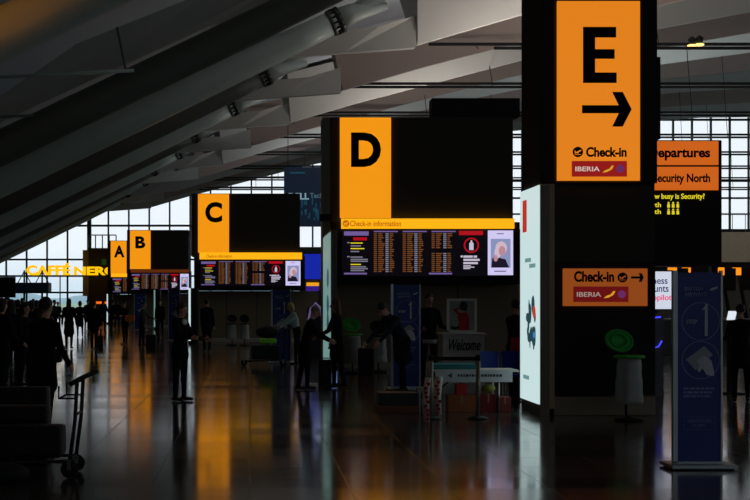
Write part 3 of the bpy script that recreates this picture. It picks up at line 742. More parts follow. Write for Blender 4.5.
    me2 = bpy.data.meshes.new_from_object(o.evaluated_get(dg)); bpy.data.objects.remove(o); bpy.data.meshes.remove(me)
    n = len(me2.vertices); co_ = np.empty(n * 3); me2.vertices.foreach_get('co', co_); co_ = co_.reshape(-1, 3)
    nf = len(me2.polygons); fc = np.empty(nf * 3); me2.polygons.foreach_get('center', fc); fc = fc.reshape(-1, 3)
    best = np.full(nf, 1e9); reg = np.zeros(nf, dtype=np.int32)
    for a, b, ra, rb, g in prims:
        A = np.array(a); D = np.array(b) - A; L2 = max(D @ D, 1e-9); tt = np.clip((fc - A) @ D / L2, 0, 1)
        ra_ = sum(ra) / 2 if hasattr(ra, '__len__') else ra; rb_ = sum(rb) / 2 if hasattr(rb, '__len__') else rb
        dist = np.linalg.norm(fc - (A + tt[:, None] * D), axis=1) - (ra_ + (rb_ - ra_) * tt)
        k = dist < best; best[k] = dist[k]; reg[k] = g
    ct = cloth(top)
    for mm in (ct, cloth(legs), SKIN, SHOE, ct, mat('lips', (150, 85, 80), .5)): me2.materials.append(mm)
    me2.polygons.foreach_set('material_index', reg); me2.polygons.foreach_set('use_smooth', np.ones(nf, dtype=bool))
    me2.name = 'body'
    e = thing('person', label, 'person', base, group); e.rotation_euler = (0, 0, R(face)); e.scale = (s, s, s)
    ob = bpy.data.objects.new('body', me2); C.objects.link(ob); ob.parent = e
    # eyes
    def child(mb, name, mt):
        bmesh.ops.recalc_face_normals(mb.bm, faces=mb.bm.faces)
        m_ = bpy.data.meshes.new(name); mb.bm.to_mesh(m_); mb.bm.free(); m_.materials.append(mt); q = bpy.data.objects.new(name, m_); C.objects.link(q); q.parent = e; return q
    if vox < .03:
        for sd in (1, -1):
            mb = MB(); mb.ball(hd(sd * .03, -.076, .125), .011, 8, 6); child(mb, 'eye', mat('eye', (30, 25, 22), .2))
    # hair
    bh = bmesh.new()
    capsule(bh, hd(0, .018, .155), hd(0, .03, .165), (.084, .094), (.083, .09), 16)
    if hairkind == 'long':
        capsule(bh, hd(0, .045, .13), hd(0, .06, -.06), (.085, .06), (.09, .045), 14)
    elif hairkind == 'bun':
        capsule(bh, hd(0, .12, .17), hd(0, .14, .17), .045, .04, 10)
    elif hairkind == 'bob':
        capsule(bh, hd(0, .03, .13), hd(0, .035, .05), (.095, .075), (.09, .06), 14)
    # clear the face
    cut = [v for v in bh.verts if (v.co - hd(0, -.11, .09)).length < .078]
    if cut: bmesh.ops.delete(bh, geom=cut, context='VERTS')
    for f in bh.faces: f.smooth = True
    mh = bpy.data.meshes.new('hair'); bh.to_mesh(mh); bh.free(); mh.materials.append(mat('hair_%d_%d_%d' % hair, hair, .6, scale=40, bump=.2)); oh = bpy.data.objects.new('hair', mh); C.objects.link(oh); oh.parent = e
    M = Matrix.Translation(base) @ Matrix.Rotation(R(face), 4, 'Z') @ Matrix.Diagonal((s, s, s, 1))
    return e, [M @ h_ for h_ in hands], M, tor, hd
PIC = 90   # facing right of the picture
# man in suit
man, hm, M, tor, hd = person(180, 401, 'man in a dark suit with a white shirt collar standing in the aisle', 60, 1.66, 2, 12, (22, 8, 60), (26, 8, 62), (2, 2), (-2, 0), (20, 20, 23), (17, 17, 20), (60, 52, 46), coat=.12, vox=.013)
m = MB(); c = M @ tor(0, -.075, .46); m.ball(c, (.05, .05, .05), 10, 8); m.build('shirt_collar', mat('white_shirt', (235, 235, 235), .8), None)
def wear(o, who):
    o.parent = who; o.matrix_parent_inverse = (Matrix.Translation(who.location) @ Matrix.Rotation(who.rotation_euler.z, 4, 'Z') @ Matrix.Diagonal((who.scale[0],) * 3 + (1,))).inverted()
wear([o for o in C.objects if o.name == 'shirt_collar'][0], man)
ph = M @ (Vector((0, 0, 0))); hmid = (hm[0] + hm[1]) / 2
m = MB(); m.box(hmid + Vector((-.02, -.1, -.01)), hmid + Vector((.12, .1, .012)), .004); tag(m.build('folder', mat('brown_folder', (88, 50, 40), .7)), 'small brown folder held by the man in the dark suit', 'folder')
person(207, 352, 'person in dark clothes standing by the left end of the C island wall', 160, 1.74, 0, 0, top=(26, 28, 38), coat=.2, vox=.02)
w1 = person(297, 365, 'blonde woman in a light grey jacket leaning over a loaded trolley', -80, 1.66, 14, 14, (40, 8, 20), (44, 8, 20), (6, 4), (-8, 4), (200, 215, 215), (40, 42, 50), (205, 175, 120), 'bob', vox=.015)
person(305, 390, 'grey haired man in a dark coat leaning towards the teal lightbox', 85, 1.62, 16, 16, (34, 6, 24), (30, 6, 30), (6, 6), (-8, 2), (24, 24, 26), (20, 20, 22), (120, 105, 95), coat=.35, vox=.015)
person(337, 388, 'woman with long brown hair in a dark coat facing the teal lightbox', -110, 1.72, 2, 4, (22, 8, 40), (10, 8, 16), (3, 2), (-6, 4), (24, 22, 22), (22, 22, 26), (84, 52, 30), 'long', coat=.3, vox=.015)
person(403, 393, 'person in a grey blue jacket bending down over a dark case', -66, 1.80, 34, 26, (36, 6, 6), (30, 6, 10), (10, 8), (-6, 0), (40, 46, 58), (26, 28, 36), (28, 24, 22), coat=.3, vox=.014, slim=1.25)
pull = person(429, 384, 'man in a black pullover with a pale shirt hem behind the barrier', 15, 1.84, 0, 8, (14, 10, 66), (14, 10, 66), (2, 2), (-2, 2), (20, 20, 24), (24, 24, 28), (44, 34, 28), vox=.014)
m = MB(); q = P(429, 341, 30.3); m.lathe([(.16, -.03), (.172, .05), (.165, .05), (.15, -.03)], (q.x, F * EYE / 84, q.z - .02), 20)
wear(m.build('shirt_hem', mat('pale_cloth', (170, 170, 165), .8)), pull[0])
person(514.5, 404, 'person in dark clothes behind the white lightbox of the E tower', 120, 1.72, 4, 4, (16, 8, 50), (12, 8, 50), top=(30, 28, 28), legs=(22, 22, 24), vox=.015, Y=25.5)
person(741, 402, 'person in dark clothes using a small screen beyond the front banner', 170, 1.64, 4, 10, (26, 10, 60), (26, 10, 60), (2, 2), (-2, 0), (24, 24, 24), (20, 20, 22), (30, 24, 20), coat=.2, vox=.015)
person(44, 436, 'person in dark coat beside the trolley at the left front', 150, 1.74, 3, 6, (6, 10, 20), (6, 10, 30), (3, 2), (-4, 2), (16, 16, 18), (16, 16, 18), (22, 18, 16), coat=.3, vox=.014)
person(69, 349, 'person walking away in a long dark coat against the bright floor', 176, 1.76, 0, 0, (6, 12, 12), (-2, 12, 10), (7, 2), (-8, 6), (22, 22, 24), (20, 20, 22), (24, 20, 18), 'long', coat=.38, vox=.018)
person(94, 350, 'person standing with a dark bag right of the walker in the long coat', 150, 1.68, 0, 4, top=(24, 22, 22), vox=.02, coat=.2)
person(125, 345, 'person carrying a glowing orange bag below the A board', -40, 1.66, 4, 4, (30, 10, 60), (20, 10, 40), top=(64, 22, 18), vox=.02)
person(142, 346, 'person with pale sleeves between the two distant banners', 80, 1.66, 6, 8, (30, 8, 40), top=(60, 62, 64), vox=.02)
person(160, 338, 'dark figure standing in front of the distant grey pillar', 0, 1.7, top=(22, 24, 34), vox=.024)
crowd = [(3, 333, 1.74, 40), (9, 338, 1.62, 160), (16, 342, 1.7, -30), (21, 336, 1.8, 100), (27, 345, 1.66, 180), (33, 335, 1.76, 20), (37, 352, 1.7, 200), (48, 341, 1.74, 140), (53, 336, 1.72, 60), (58, 330, 1.6, 0),
         (80, 337, 1.66, 190), (103, 333, 1.72, 30), (112, 332, 1.7, 120), (18, 356, 1.72, 170), (7, 366, 1.78, 10), (30, 372, 1.7, 150), (12, 383, 1.72, 200), (-2, 376, 1.75, 90), (25, 394, 1.66, 60), (1, 400, 1.74, 140), (40, 345, 1.7, 10), (45, 332, 1.78, 70), (87, 331, 1.72, 40), (117, 329, 1.7, 20)]
for i, (px, pf, h, fa) in enumerate(crowd):
    person(px, pf, 'dark silhouetted traveller in the crowd before the left glazing', fa, h, random.uniform(0, 8), random.uniform(0, 14), (random.uniform(0, 30), 8, random.uniform(5, 60)), (random.uniform(0, 20), 8, random.uniform(5, 50)),
           (random.uniform(0, 8), 3), (random.uniform(-8, 0), 4), random.choice([(22, 22, 24), (28, 24, 24), (20, 22, 30)]), (20, 20, 22), (26, 20, 18), random.choice(['short', 'bob', 'long']), random.choice([0.0, .15, .3]), 'crowd before the left glazing', .028)

# ------------------------------------------------------------------ luggage and trolleys
BAG = mat('bag_black', (20, 20, 22), .75, scale=30, bump=.2)
def suitcase(c, sx, sy, sz, label, mt=BAG, group=None, hdl=True):
    e = thing('suitcase', label, 'suitcase', (c[0], c[1], c[2]), group); x, y, z = c
    m = MB(); m.box((x - sx / 2, y - sy / 2, z), (x + sx / 2, y + sy / 2, z + sz), .035); m.build('shell', mt, e)
    m = MB(); m.box((x - sx / 2 - .004, y - .008, z + .01), (x + sx / 2 + .004, y + .008, z + sz + .003)); m.build('zip_line', STEEL, e)
    m = MB(); m.tube([(x - .1, y, z + sz - .01), (x - .09, y, z + sz + .03), (x + .09, y, z + sz + .03), (x + .1, y, z + sz - .01)], .011, 8); m.build('handle', BLACK, e)
    return e
def trolley(x, y, face, label, L=.95):
    """luggage trolley; pole end at x, load runs along -X*face"""
    e = thing('luggage_trolley', label, 'trolley', (x, y, 0)); s = face
    m = MB()
    m.tube([(x, y - .3, .16), (x - s * L, y - .2, .13), (x - s * L, y + .2, .13), (x, y + .3, .16), (x, y - .3, .16)], .018, 8)
    for k in range(5): m.tube([(x - s * L * k / 5, y - .27, .15), (x - s * L * k / 5, y + .27, .15)], .011, 6)
    m.build('platform', DARKSTEEL, e)
    m = MB()
    for q in (-.26, .26): m.tube([(x, y + q, .16), (x + s * .05, y + q, .55), (x + s * .07, y + q, .92)], .019, 8)
    m.tube([(x + s * .055, y - .26, .6), (x + s * .055, y + .26, .6)], .014, 8)
    m.build('upright_frame', DARKSTEEL, e)
    m = MB(); m.tube([(x + s * .02, y - .34, .90), (x + s * .10, y - .2, .95), (x + s * .22, y - .12, 1.0)], .024, 10); m.tube([(x + s * .22, y - .12, 1.0), (x + s * .22, y + .12, 1.0)], .024, 10); m.tube([(x + s * .22, y + .12, 1.0), (x + s * .10, y + .2, .95), (x + s * .02, y + .34, .90)], .024, 10)
    m.tube([(x + s * .08, y - .3, .76), (x - s * .1, y - .3, .76), (x - s * .1, y - .3, .88)], .01, 6); m.tube([(x + s * .08, y + .3, .76), (x - s * .1, y + .3, .76), (x - s * .1, y + .3, .88)], .01, 6); m.tube([(x - s * .1, y - .3, .76), (x - s * .1, y + .3, .76)], .01, 6)
    m.build('push_handle', BLACK, e)
    for wx, wy in ((x, -.3), (x, .3), (x - s * L, 0)):
        m = MB(); m.lathe([(.03, -.022), (.08, -.02), (.085, 0), (.08, .02), (.03, .022)], (wx, y + wy, .085), 18, 'Y'); wv = m.build('wheel', BLACK, e)
        m = MB(); m.box((wx - .02, y + wy - .035, .08), (wx + .02, y + wy - .025, .18)); m.build('fork', STEEL, e)
    return e
Yt = 14.6; tx = P(73, 0, Yt).x
trolley(tx, Yt, 1, 'dark luggage trolley with raised push handle at the left front', 1.0)
suitcase((tx - .42, Yt, .18), .66, .42, .30, 'large black suitcase lying on the front trolley')
suitcase((tx - .50, Yt, .535), .55, .36, .14, 'flat dark bag lying on top of the large black suitcase')
suitcase((tx - 1.35, Yt + 1.25, 0), .5, .32, .72, 'upright dark suitcase at the left edge behind the trolley')
suitcase((tx - .66, Yt + .95, 0), .6, .34, .80, 'tall dark suitcase standing just behind the loaded front trolley')
suitcase((tx - 1.28, Yt + .1, 0), .36, .5, .62, 'dark suitcase at the left edge beside the front trolley')
m = MB(); m.ball((P(4, 0, 13.85).x, 13.85, .1), (.24, .16, .1), 14, 8); tag(m.build('soft_bag', BAG), 'low dark soft bag on the floor in the lower left corner', 'bag')
# middle trolley
Ym = 38.6; tx = P(283, 0, Ym).x
trolley(tx, Ym, 1, 'luggage trolley loaded with bags pushed by the blonde woman', 1.0)
suitcase((tx - .45, Ym, .18), .72, .5, .36, 'black holdall at the bottom of the middle trolley')
m = MB(); m.box((tx - .62, Ym - .22, .59), (tx - .16, Ym + .22, .71), .03); tag(m.build('soft_bag', mat('hi_vis_green', (160, 235, 50), .7)), 'yellow green bag on the middle trolley', 'bag')
m = MB(); m.ball((tx - .40, Ym, .875), (.3, .24, .16), 16, 10); tag(m.build('holdall', BAG), 'rounded black holdall on top of the middle trolley load', 'bag')
suitcase((P(57.5, 0, 19.2).x, 19.2, .9), .12, .2, .18, 'small shoulder bag at the hip of the person beside the front trolley')
suitcase((P(99, 0, 53).x, 53, 0), .3, .2, .45, 'small dark case standing by the person right of the walker')
m = MB(); q = P(130, 318.5, 56); m.box(q + Vector((-.18, -.1, -.1)), q + Vector((.18, .1, .12)), .03); tag(m.build('carrier_bag', mat('orange_bag', (235, 120, 30), .6)), 'bright orange carrier bag held below the A board', 'bag')
suitcase((P(151, 0, 52).x, 52, 0), .36, .25, .5, 'dark wheeled case on the floor left of the suited man')
Yl = 34.0
suitcase((P(366, 0, Yl).x, Yl, 0), .36, .28, .62, 'black wheeled suitcase beside the woman with long hair')
suitcase((P(325, 0, 30.2).x, 30.2, 0), .26, .2, .5, 'dark case standing between the coat man and the long haired woman')

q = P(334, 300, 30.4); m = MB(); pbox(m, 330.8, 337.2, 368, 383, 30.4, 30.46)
e = thing('blue_glow_panel', 'small added blue white glowing panel low down behind the long haired woman', 'display', (q.x, 30.4, 0)); m.build('screen', emi('glow_panel_blue', (92, 112, 172), .9), e)  # added glowing panel in place of bright bluish bits near the floor
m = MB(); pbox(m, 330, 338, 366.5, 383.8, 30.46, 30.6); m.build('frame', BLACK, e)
m = MB(); q = P(313.5, 386, 29.6); m.box((q.x - .1, 29.5, 0), (q.x + .08, 29.75, .06), .008); tag(m.build('white_floor_block', mat('floor_block_white', (225, 228, 235), .7)), 'small white block on the floor at the feet of the coat man', 'bag')  # small white block standing in for a bright spot
# ------------------------------------------------------------------ recycling bag stands
GREEN = mat('recycle_green', (36, 180, 60), .45)
CLEAR = mat('clear_bag', (170, 180, 172), .35, trans=.35, noise=.2, scale=9, bump=.5)
def bagstand(px, pyf, label, full=True, s=1.0, lidm=GREEN, lidx=-.17, group=None):
    Y = F * EYE / (pyf - VY); x = P(px, 0, Y).x
    e = thing('recycling_bag_stand', label, 'recycling bin', (x, Y, 0), group)
    m = MB(); m.lathe([(.2 * s, .0), (.2 * s, .03), (.03, .05), (.03, .06)], (x, Y, 0), 20); m.tube([(x, Y + .16, .04), (x, Y + .23, .93 * s)], .018, 8); m.build('stand', BLACK, e)
    m = MB(); pr = []
    for k in range(14):
        z = .24 + k * .0485 * s; pr.append(((.20 - .035 * (k / 13)) * s + .004 * math.sin(k * 1.3), z))
    m.lathe(pr, (x, Y, 0), 22); b_ = m.build('clear_bag', CLEAR, e)
    for v in b_.data.vertices:
        a = math.atan2(v.co.y, v.co.x); v.co.x *= 1 + .04 * math.sin(a * 7 + v.co.z * 3); v.co.y *= 1 + .05 * math.cos(a * 6)
    m = MB(); n = 24; z = .90 * s
    m.tube([(x + .2 * s * math.cos(2 * math.pi * k / n), Y + .2 * s * math.sin(2 * math.pi * k / n), z) for k in range(n + 1)], .022, 8, caps=False); m.build('hoop', lidm, e)
    m = MB(); m.lathe([(.02, .0), (.10, .0), (.105, .025), (.125, .03), (.135, .0), (.17, .0), (.178, .03), (.2, .03), (.208, .0), (.2, -.03), (.02, -.035)], (0, 0, 0), 28, 'Y')
    R_ = Matrix.Rotation(math.radians(-12), 4, 'X') @ Matrix.Rotation(math.radians(14), 4, 'Y')
    bmesh.ops.scale(m.bm, vec=(1, 1, .8), verts=m.bm.verts)
    for v in m.bm.verts: v.co = R_ @ Vector((v.co.x * s, -v.co.y * s, v.co.z * s)) + Vector((x + lidx * s, Y + .2, z + .22 * s))
    m.build('open_lid', lidm, e)
    return e
bagstand(629, 420.5, 'clear recycling bag on a stand with an open bright green lid before the E tower', s=1.0, lidx=-.09)
bagstand(353, 373.5, 'green lidded recycling bag stand behind the long haired woman', s=1.0, lidx=-.02)
bagstand(379, 372.5, 'black lidded bag stand left of the bending figure', s=.95, lidm=BLACK, lidx=.0)
bagstand(232, 345.5, 'bag stand before the C island wall, left of the pair', s=.9, lidm=BLACK, lidx=0)
bagstand(244.5, 345.5, 'bag stand before the C island wall, right of the pair', s=.9, lidm=BLACK, lidx=0)

# ------------------------------------------------------------------ welcome corner
WH = mat('white_laminate', (200, 200, 195), .5)
Yw = 27.2
a = P(441, 0, Yw); b = P(486, 0, Yw); zt = P(0, 333, Yw).z
e = thing('welcome_desk', 'white desk with Welcome handwritten on its front', 'desk', ((a.x + b.x) / 2, Yw + .3, 0))
m = MB(); m.box((a.x + .03, Yw, 0), (b.x - .03, Yw + .5, zt - .04), .01); m.build('body', WH, e)
m = MB(); m.box((a.x, Yw - .04, zt - .04), (b.x, Yw + .54, zt), .008); m.build('top', WH, e)
ptext('Welcome', 449, 480.5, 339, 350.5, Yw, mat('marker_ink', (14, 15, 22), .6), e, shear=.35, bold=.015)
Yp = 27.4; a = P(447, 332.5, Yp); b = P(477, 298.5, Yp); zt2 = zt
e = thing('framed_poster', 'white framed picture of a saluting red coated guard standing on the white desk', 'picture', ((a.x + b.x) / 2, Yp, zt))
m = MB()
for q in ((a.x, a.x + .045, zt, b.z), (b.x - .045, b.x, zt, b.z), (a.x, b.x, zt, zt + .045), (a.x, b.x, b.z - .045, b.z)): m.box((q[0], Yp, q[2]), (q[1], Yp + .05, q[3]))
m.build('frame', mat('white_frame', (235, 235, 232), .5), e)
m = MB(); m.box((a.x + .04, Yp + .02, zt + .04), (b.x - .04, Yp + .04, b.z - .04)); m.build('picture_ground', mat('picture_pale', (150, 165, 158), .6), e)
fx = lambda f: a.x + f * (b.x - a.x); fz = lambda f: b.z - f * (b.z - zt)
def fp(pts, name, mt, yy=.004):
    m = MB(); m.prism([(fx(p_[0]), fz(p_[1])) for p_ in pts], Yp + .02 - yy, Yp + .02); m.build(name, mt, e)
GR = mat('print_black', (16, 16, 18), .6); RD = mat('print_red', (190, 28, 30), .6)
fp([(.42, .42), (.55, .38), (.68, .42), (.74, .55), (.75, .95), (.38, .95), (.40, .7), (.36, .55)], 'tunic', RD)
fp([(.42, .2), (.47, .1), (.55, .07), (.64, .1), (.69, .2), (.67, .33), (.6, .36), (.46, .34)], 'bearskin_hat', GR, .008)
fp([(.46, .3), (.58, .3), (.57, .42), (.48, .42)], 'face', SKIN, .006)
fp([(.4, .5), (.25, .38), (.22, .32), (.42, .24), (.45, .28), (.33, .35), (.46, .44)], 'saluting_arm', RD, .010)
fp([(.14, .8), (.3, .84), (.42, .78), (.42, .88), (.26, .92), (.14, .88)], 'sleeve', GR, .008)
# barriers
def post(px, pyf, pyt, label):
    Y = F * EYE / (pyf - VY); x = P(px, 0, Y).x; h = P(0, pyt, Y).z
    e = thing('barrier_post', label, 'barrier post', (x, Y, 0))
    m = MB(); m.lathe([(.15, 0), (.15, .012), (.12, .03), (.04, .045), (.035, .05)], (x, Y, 0), 24); m.build('base', DARKSTEEL, e)
    m = MB(); m.lathe([(.032, .045), (.032, h - .07)], (x, Y, 0), 14); m.build('pole', mat('post_steel', (150, 150, 130), .4, .4), e)
    m = MB(); m.lathe([(.037, h - .08), (.04, h - .02), (.03, h), (.01, h + .003)], (x, Y, 0), 14); m.build('head', BLACK, e)
    return x, Y, h
x1, Yb, hb = post(431, 419, 355, 'steel barrier post beside the heart patterned wrap')
x2, _, _ = post(478, 419, 355, 'steel barrier post in front of the middle of the table')
m = MB(); m.box((x1 + .03, Yb - .01, hb - .08), (x2 - .03, Yb + .0, hb - .025)); tag(m.build('barrier_belt', BLACK), 'black belt stretched between the two steel barrier posts', 'barrier belt')
# table
Yt2 = 22.6
a = P(434, 0, Yt2); b = P(519, 0, Yt2); zt = P(0, 370, Yt2).z
e = thing('information_table', 'long table with a white printed front strip behind the barrier', 'table', ((a.x + b.x) / 2, Yt2 + .35, 0))
m = MB(); m.box((a.x, Yt2, zt - .03), (b.x, Yt2 + .7, zt), .005); m.build('tabletop', WH, e)
for lx in (a.x + .05, b.x - .3):
    for ly in (.05, .62):
        m = MB(); m.tube([(lx, Yt2 + ly, 0), (lx, Yt2 + ly, zt - .03)], .018, 8); m.build('leg', STEEL, e)
m = MB(); m.box((a.x + .02, Yt2 - .012, P(0, 382, Yt2).z), (b.x - .1, Yt2 - .004, P(0, 370.5, Yt2).z)); m.build('front_strip', mat('strip_white', (205, 210, 215), .6), e)
m = MB(); xx = a.x + .35; rr = random.Random(9); z = P(0, 375.5, Yt2).z
m.prism([(xx - .15, z), (xx - .08, z + .04), (xx - .08, z - .04)], Yt2 - .016, Yt2 - .012)
while xx < b.x - .25:
    q = rr.uniform(.02, .05); m.box((xx, Yt2 - .016, z - .018), (xx + q, Yt2 - .012, z + .018)); xx += q + .012
m.build('strip_print', mat('strip_print', (40, 60, 70), .6), e)
m = MB(); m.tube([(a.x + .05, Yt2 + .1, zt - .32), (a.x + .4, Yt2 + .1, zt - .06)], .012, 6); m.build('brace', BLACK, e)
m = MB(); m.box((a.x + .0, Yt2 + .1, zt + .004), (P(478, 0, Yt2).x, Yt2 + .62, P(0, 364.5, Yt2).z), .01); tag(m.build('folded_cloth', mat('teal_cloth', (40, 120, 125), .85, bump=.3)), 'folded teal cloth on the left half of the long table', 'cloth')
# blue chairs
BL = mat('chair_blue', (18, 70, 190), .5)
def chair(x, y, label):
    e = thing('plastic_chair', label, 'chair', (x, y, 0))
    m = MB(); m.box((x - .17, y - .2, .43), (x + .17, y + .2, .47), .015); m.build('seat', BL, e)
    m = MB(); m.prism([(x - .17, .52), (x + .17, .52), (x + .18, .78), (x + .13, .85), (x - .13, .85), (x - .18, .78)], y + .2, y + .24); m.build('backrest', BL, e)
    for sx in (-.15, .15):
        for sy in (-.19, .19):
            m = MB(); m.tube([(x + sx, y + sy, 0), (x + sx, y + sy, .43 if sy < 0 else .80)], .013, 8); m.build('leg', STEEL, e)
Yc = 24.6
for px, l in ((493, 'blue plastic chair nearest the white desk behind the long table'), (516, 'blue plastic chair nearest the E tower behind the long table')):
    chair(P(px, 0, Yc).x - .02, Yc + (px - 486) * .008, l)
# under the table
def carton(px0, px1, pt, pb, Y, rgb, label, d=.3):
    a = P(px0, 0, Y).x; b = P(px1, 0, Y).x; h = (pb - pt) * Y / F; z0 = 0
    e = thing('carton', label, 'box', ((a + b) / 2, Y + d / 2, z0))
    m = MB(); m.box((a, Y, z0), (b, Y + d, z0 + h), .006); m.build('body', mat('carton_%d_%d_%d' % rgb, rgb, .8), e)
    m = MB(); m.box((a + (b - a) * .45, Y - .003, z0 + h * .55), (a + (b - a) * .55, Y + d + .003, z0 + h + .002)); m.build('tape', mat('tape', (150, 120, 80), .4), e)
    return z0 + h
hz = carton(448, 476, 402, 419, Yt2 + .08, (150, 84, 46), 'brown cardboard carton under the left of the long table')
a = P(456, 0, 22.8); b = P(467, 0, 22.8)
m = MB(); m.box((a.x, 22.76, hz + .002), (b.x, 22.96, hz + .17), .01); tag(m.build('gift_box', mat('red_box', (190, 30, 35), .6)), 'small red box on the brown cardboard carton', 'box')
carton(481, 496, 401, 419, Yt2 + .1, (120, 22, 26), 'dark red carton under the middle of the long table')
carton(499, 511, 404, 419, Yt2 + .12, (110, 30, 30), 'smaller dark red carton at the right under the long table')
hz2 = 18 * 22.7 / F
m = MB(); m.ball((P(488, 0, 22.9).x, 22.9, hz2 + .078), (.11, .09, .065), 12, 8); tag(m.build('soft_bag', mat('olive_bag', (120, 125, 40), .7)), 'olive yellow pouch on the dark red carton', 'bag')
# heart wrap
HW = mat('wrap_white', (205, 195, 190), .7)
def wrap(px0, px1, pt, Y, label):
    a = P(px0, 0, Y).x; b = P(px1, 0, Y).x; h = P(0, pt, Y).z; e = thing('heart_wrap', label, 'wrapped bundle', ((a + b) / 2, Y + .08, 0))
    m = MB(); m.tube([((a + b) / 2, Y + .1, 0), ((a + b) / 2 - .02, Y + .1, h * .5), ((a + b) / 2 + .02, Y + .1, h)], [(b - a) * .48, (b - a) * .52, (b - a) * .45], 14); m.build('paper', HW, e)
    m = MB(); rr = random.Random(px0)
    for k in range(9):
        cx = (a + b) / 2 + rr.uniform(-.3, .3) * (b - a); cz = h * (k + .6) / 10; r = .028
        m.prism([(cx, cz - r * 1.2), (cx + r, cz), (cx + r * .9, cz + r * .7), (cx + r * .45, cz + r * .9), (cx, cz + r * .5), (cx - r * .45, cz + r * .9), (cx - r * .9, cz + r * .7), (cx - r, cz)], Y + .1 - (b - a) * .56, Y + .1 - (b - a) * .46)
    m.build('heart', RD, e)
wrap(424, 431, 378, 20.85, 'lower heart patterned wrapped roll left of the barrier post')
wrap(434, 443, 377, 22.1, 'taller heart patterned wrapped roll right of the barrier post')
# dark case
Yk = 22.6; a = P(379, 0, Yk); b = P(418, 0, Yk)
e = thing('display_case', 'black case on a brown wooden base under the bending figure', 'case', ((a.x + b.x) / 2, Yk + .25, 0))
m = MB(); m.box((a.x, Yk, .1), (b.x, Yk + .5, P(0, 393, Yk).z), .01); m.build('body', mat('case_black', (14, 14, 15), .5), e)
m = MB(); m.box((a.x - .03, Yk - .03, 0), (b.x + .02, Yk + .5, .1), .01); m.build('base', mat('wood_brown', (120, 66, 30), .6, scale=3), e)
m = MB(); m.box((P(416, 0, Yk).x, Yk - .1, .31), (P(422, 0, Yk).x, Yk - .02, .39), .01); m.build('latch', mat('pale_grey', (150, 150, 145), .5), e)
# red bag
q = P(515.5, 346, 25.2); m = MB(); m.box(q + Vector((-.075, -.06, -.14)), q + Vector((.075, .06, .14)), .012)
o = m.build('shopping_bag', mat('red_bag', (215, 25, 30), .6), None, Vector(q)); tag(o, 'bright red bag held beside the white lightbox', 'bag')
m = MB(); m.tube([q + Vector((-.05, 0, .13)), q + Vector((-.04, 0, .24)), q + Vector((.04, 0, .24)), q + Vector((.05, 0, .13))], .007, 6); hnd = m.build('handle', BLACK, o)

# ------------------------------------------------------------------ right hand side: desks, wall, advert
m = MB(); a = P(560, 262, 75); b = P(900, 232, 75); m.box((a.x, 75, a.z), (b.x, 76, b.z)); struct(m.build('wall_mezzanine', mat('mezzanine_wall', (170, 160, 142), .7)))
e = thing('balustrade', 'thin curved balustrade rail on the mezzanine before the right glazing', 'balustrade', (P(720, 0, 75.4).x, 75.4, b.z))
m = MB()
for i in range(26): x = a.x + .3 + i * .65; m.tube([(x, 75.4, b.z), (x, 75.4, b.z + .9)], .018, 6)
m.build('balusters', STEEL, e); m = MB(); m.tube([(a.x, 75.4, b.z + .92), (b.x, 75.4, b.z + .92)], .03, 8); m.build('handrail', STEEL, e)
m = MB(); a = P(560, 300, 74); b = P(900, 262, 74); m.box((a.x, 76.2, 0), (b.x, 76.6, EYE + 38 * 76 / F)); struct(m.build('wall_under_mezzanine', mat('under_mezzanine', (70, 68, 62), .8)))
DK = emi('desk_sign_orange', (255, 140, 20), 1.2)
def desk(px, Y, label, grp=None):
    x = P(px, 0, Y).x; zs = P(0, 271, Y).z
    e = thing('check_in_desk', label, 'check-in desk', (x, Y + .4, 0), grp)
    m = MB(); m.box((x - .55, Y, 0), (x + .55, Y + .7, 1.08), .02); m.build('counter', mat('desk_grey', (56, 56, 60), .5), e)
    m = MB(); m.box((x - .58, Y - .04, 1.08), (x + .58, Y + .74, 1.12), .01); m.build('top', mat('desk_top', (120, 120, 118), .4), e)
    m = MB(); m.tube([(x + .35, Y + .6, 1.1), (x + .1, Y + .6, zs - .1)], .06, 8); m.build('arm', BLACK, e)
    m = MB(); m.box((x - .13, Y + .5, zs - .12), (x + .14, Y + .56, zs + .12)); m.build('number_sign', DK, e)
    m = MB(); m.box((x + .14, Y + .5, zs - .6), (x + .5, Y + .58, zs + .1), .01); m.build('screen_housing', BLACK, e)
for px, l in ((677, 'check-in desk with orange lamp above the left edge of the front banner'), (691, 'check-in desk with orange lamp above the middle of the front banner'), (725, 'check-in desk with orange lamp just right of the front banner'), (742, 'check-in desk with orange lamp at the right edge of the picture')):
    desk(px, 46 if px in (677, 725) else 47.2, l)
Yq = 27.0
e = thing('tablet_kiosk', 'kiosk with a small tilted white blue screen at the right edge', 'kiosk', (P(732, 0, Yq).x, Yq, 0)); x = P(732, 0, Yq).x
m = MB(); m.box((x - .05, Yq + .06, 0), (x + .05, Yq + .14, 1.3), .01); m.box((x - .2, Yq - .1, 0), (x + .2, Yq + .3, .03)); m.build('stand', BLACK, e)
m = MB(); m.prism([(P(727, 0, Yq).x, P(0, 320, Yq).z), (P(735, 0, Yq).x, P(0, 320, Yq).z), (P(737, 0, Yq).x, P(0, 311, Yq).z), (P(729, 0, Yq).x, P(0, 311, Yq).z)], Yq - .0, Yq + .03); m.build('screen', emi('tablet_white', (225, 232, 240), 1), e)
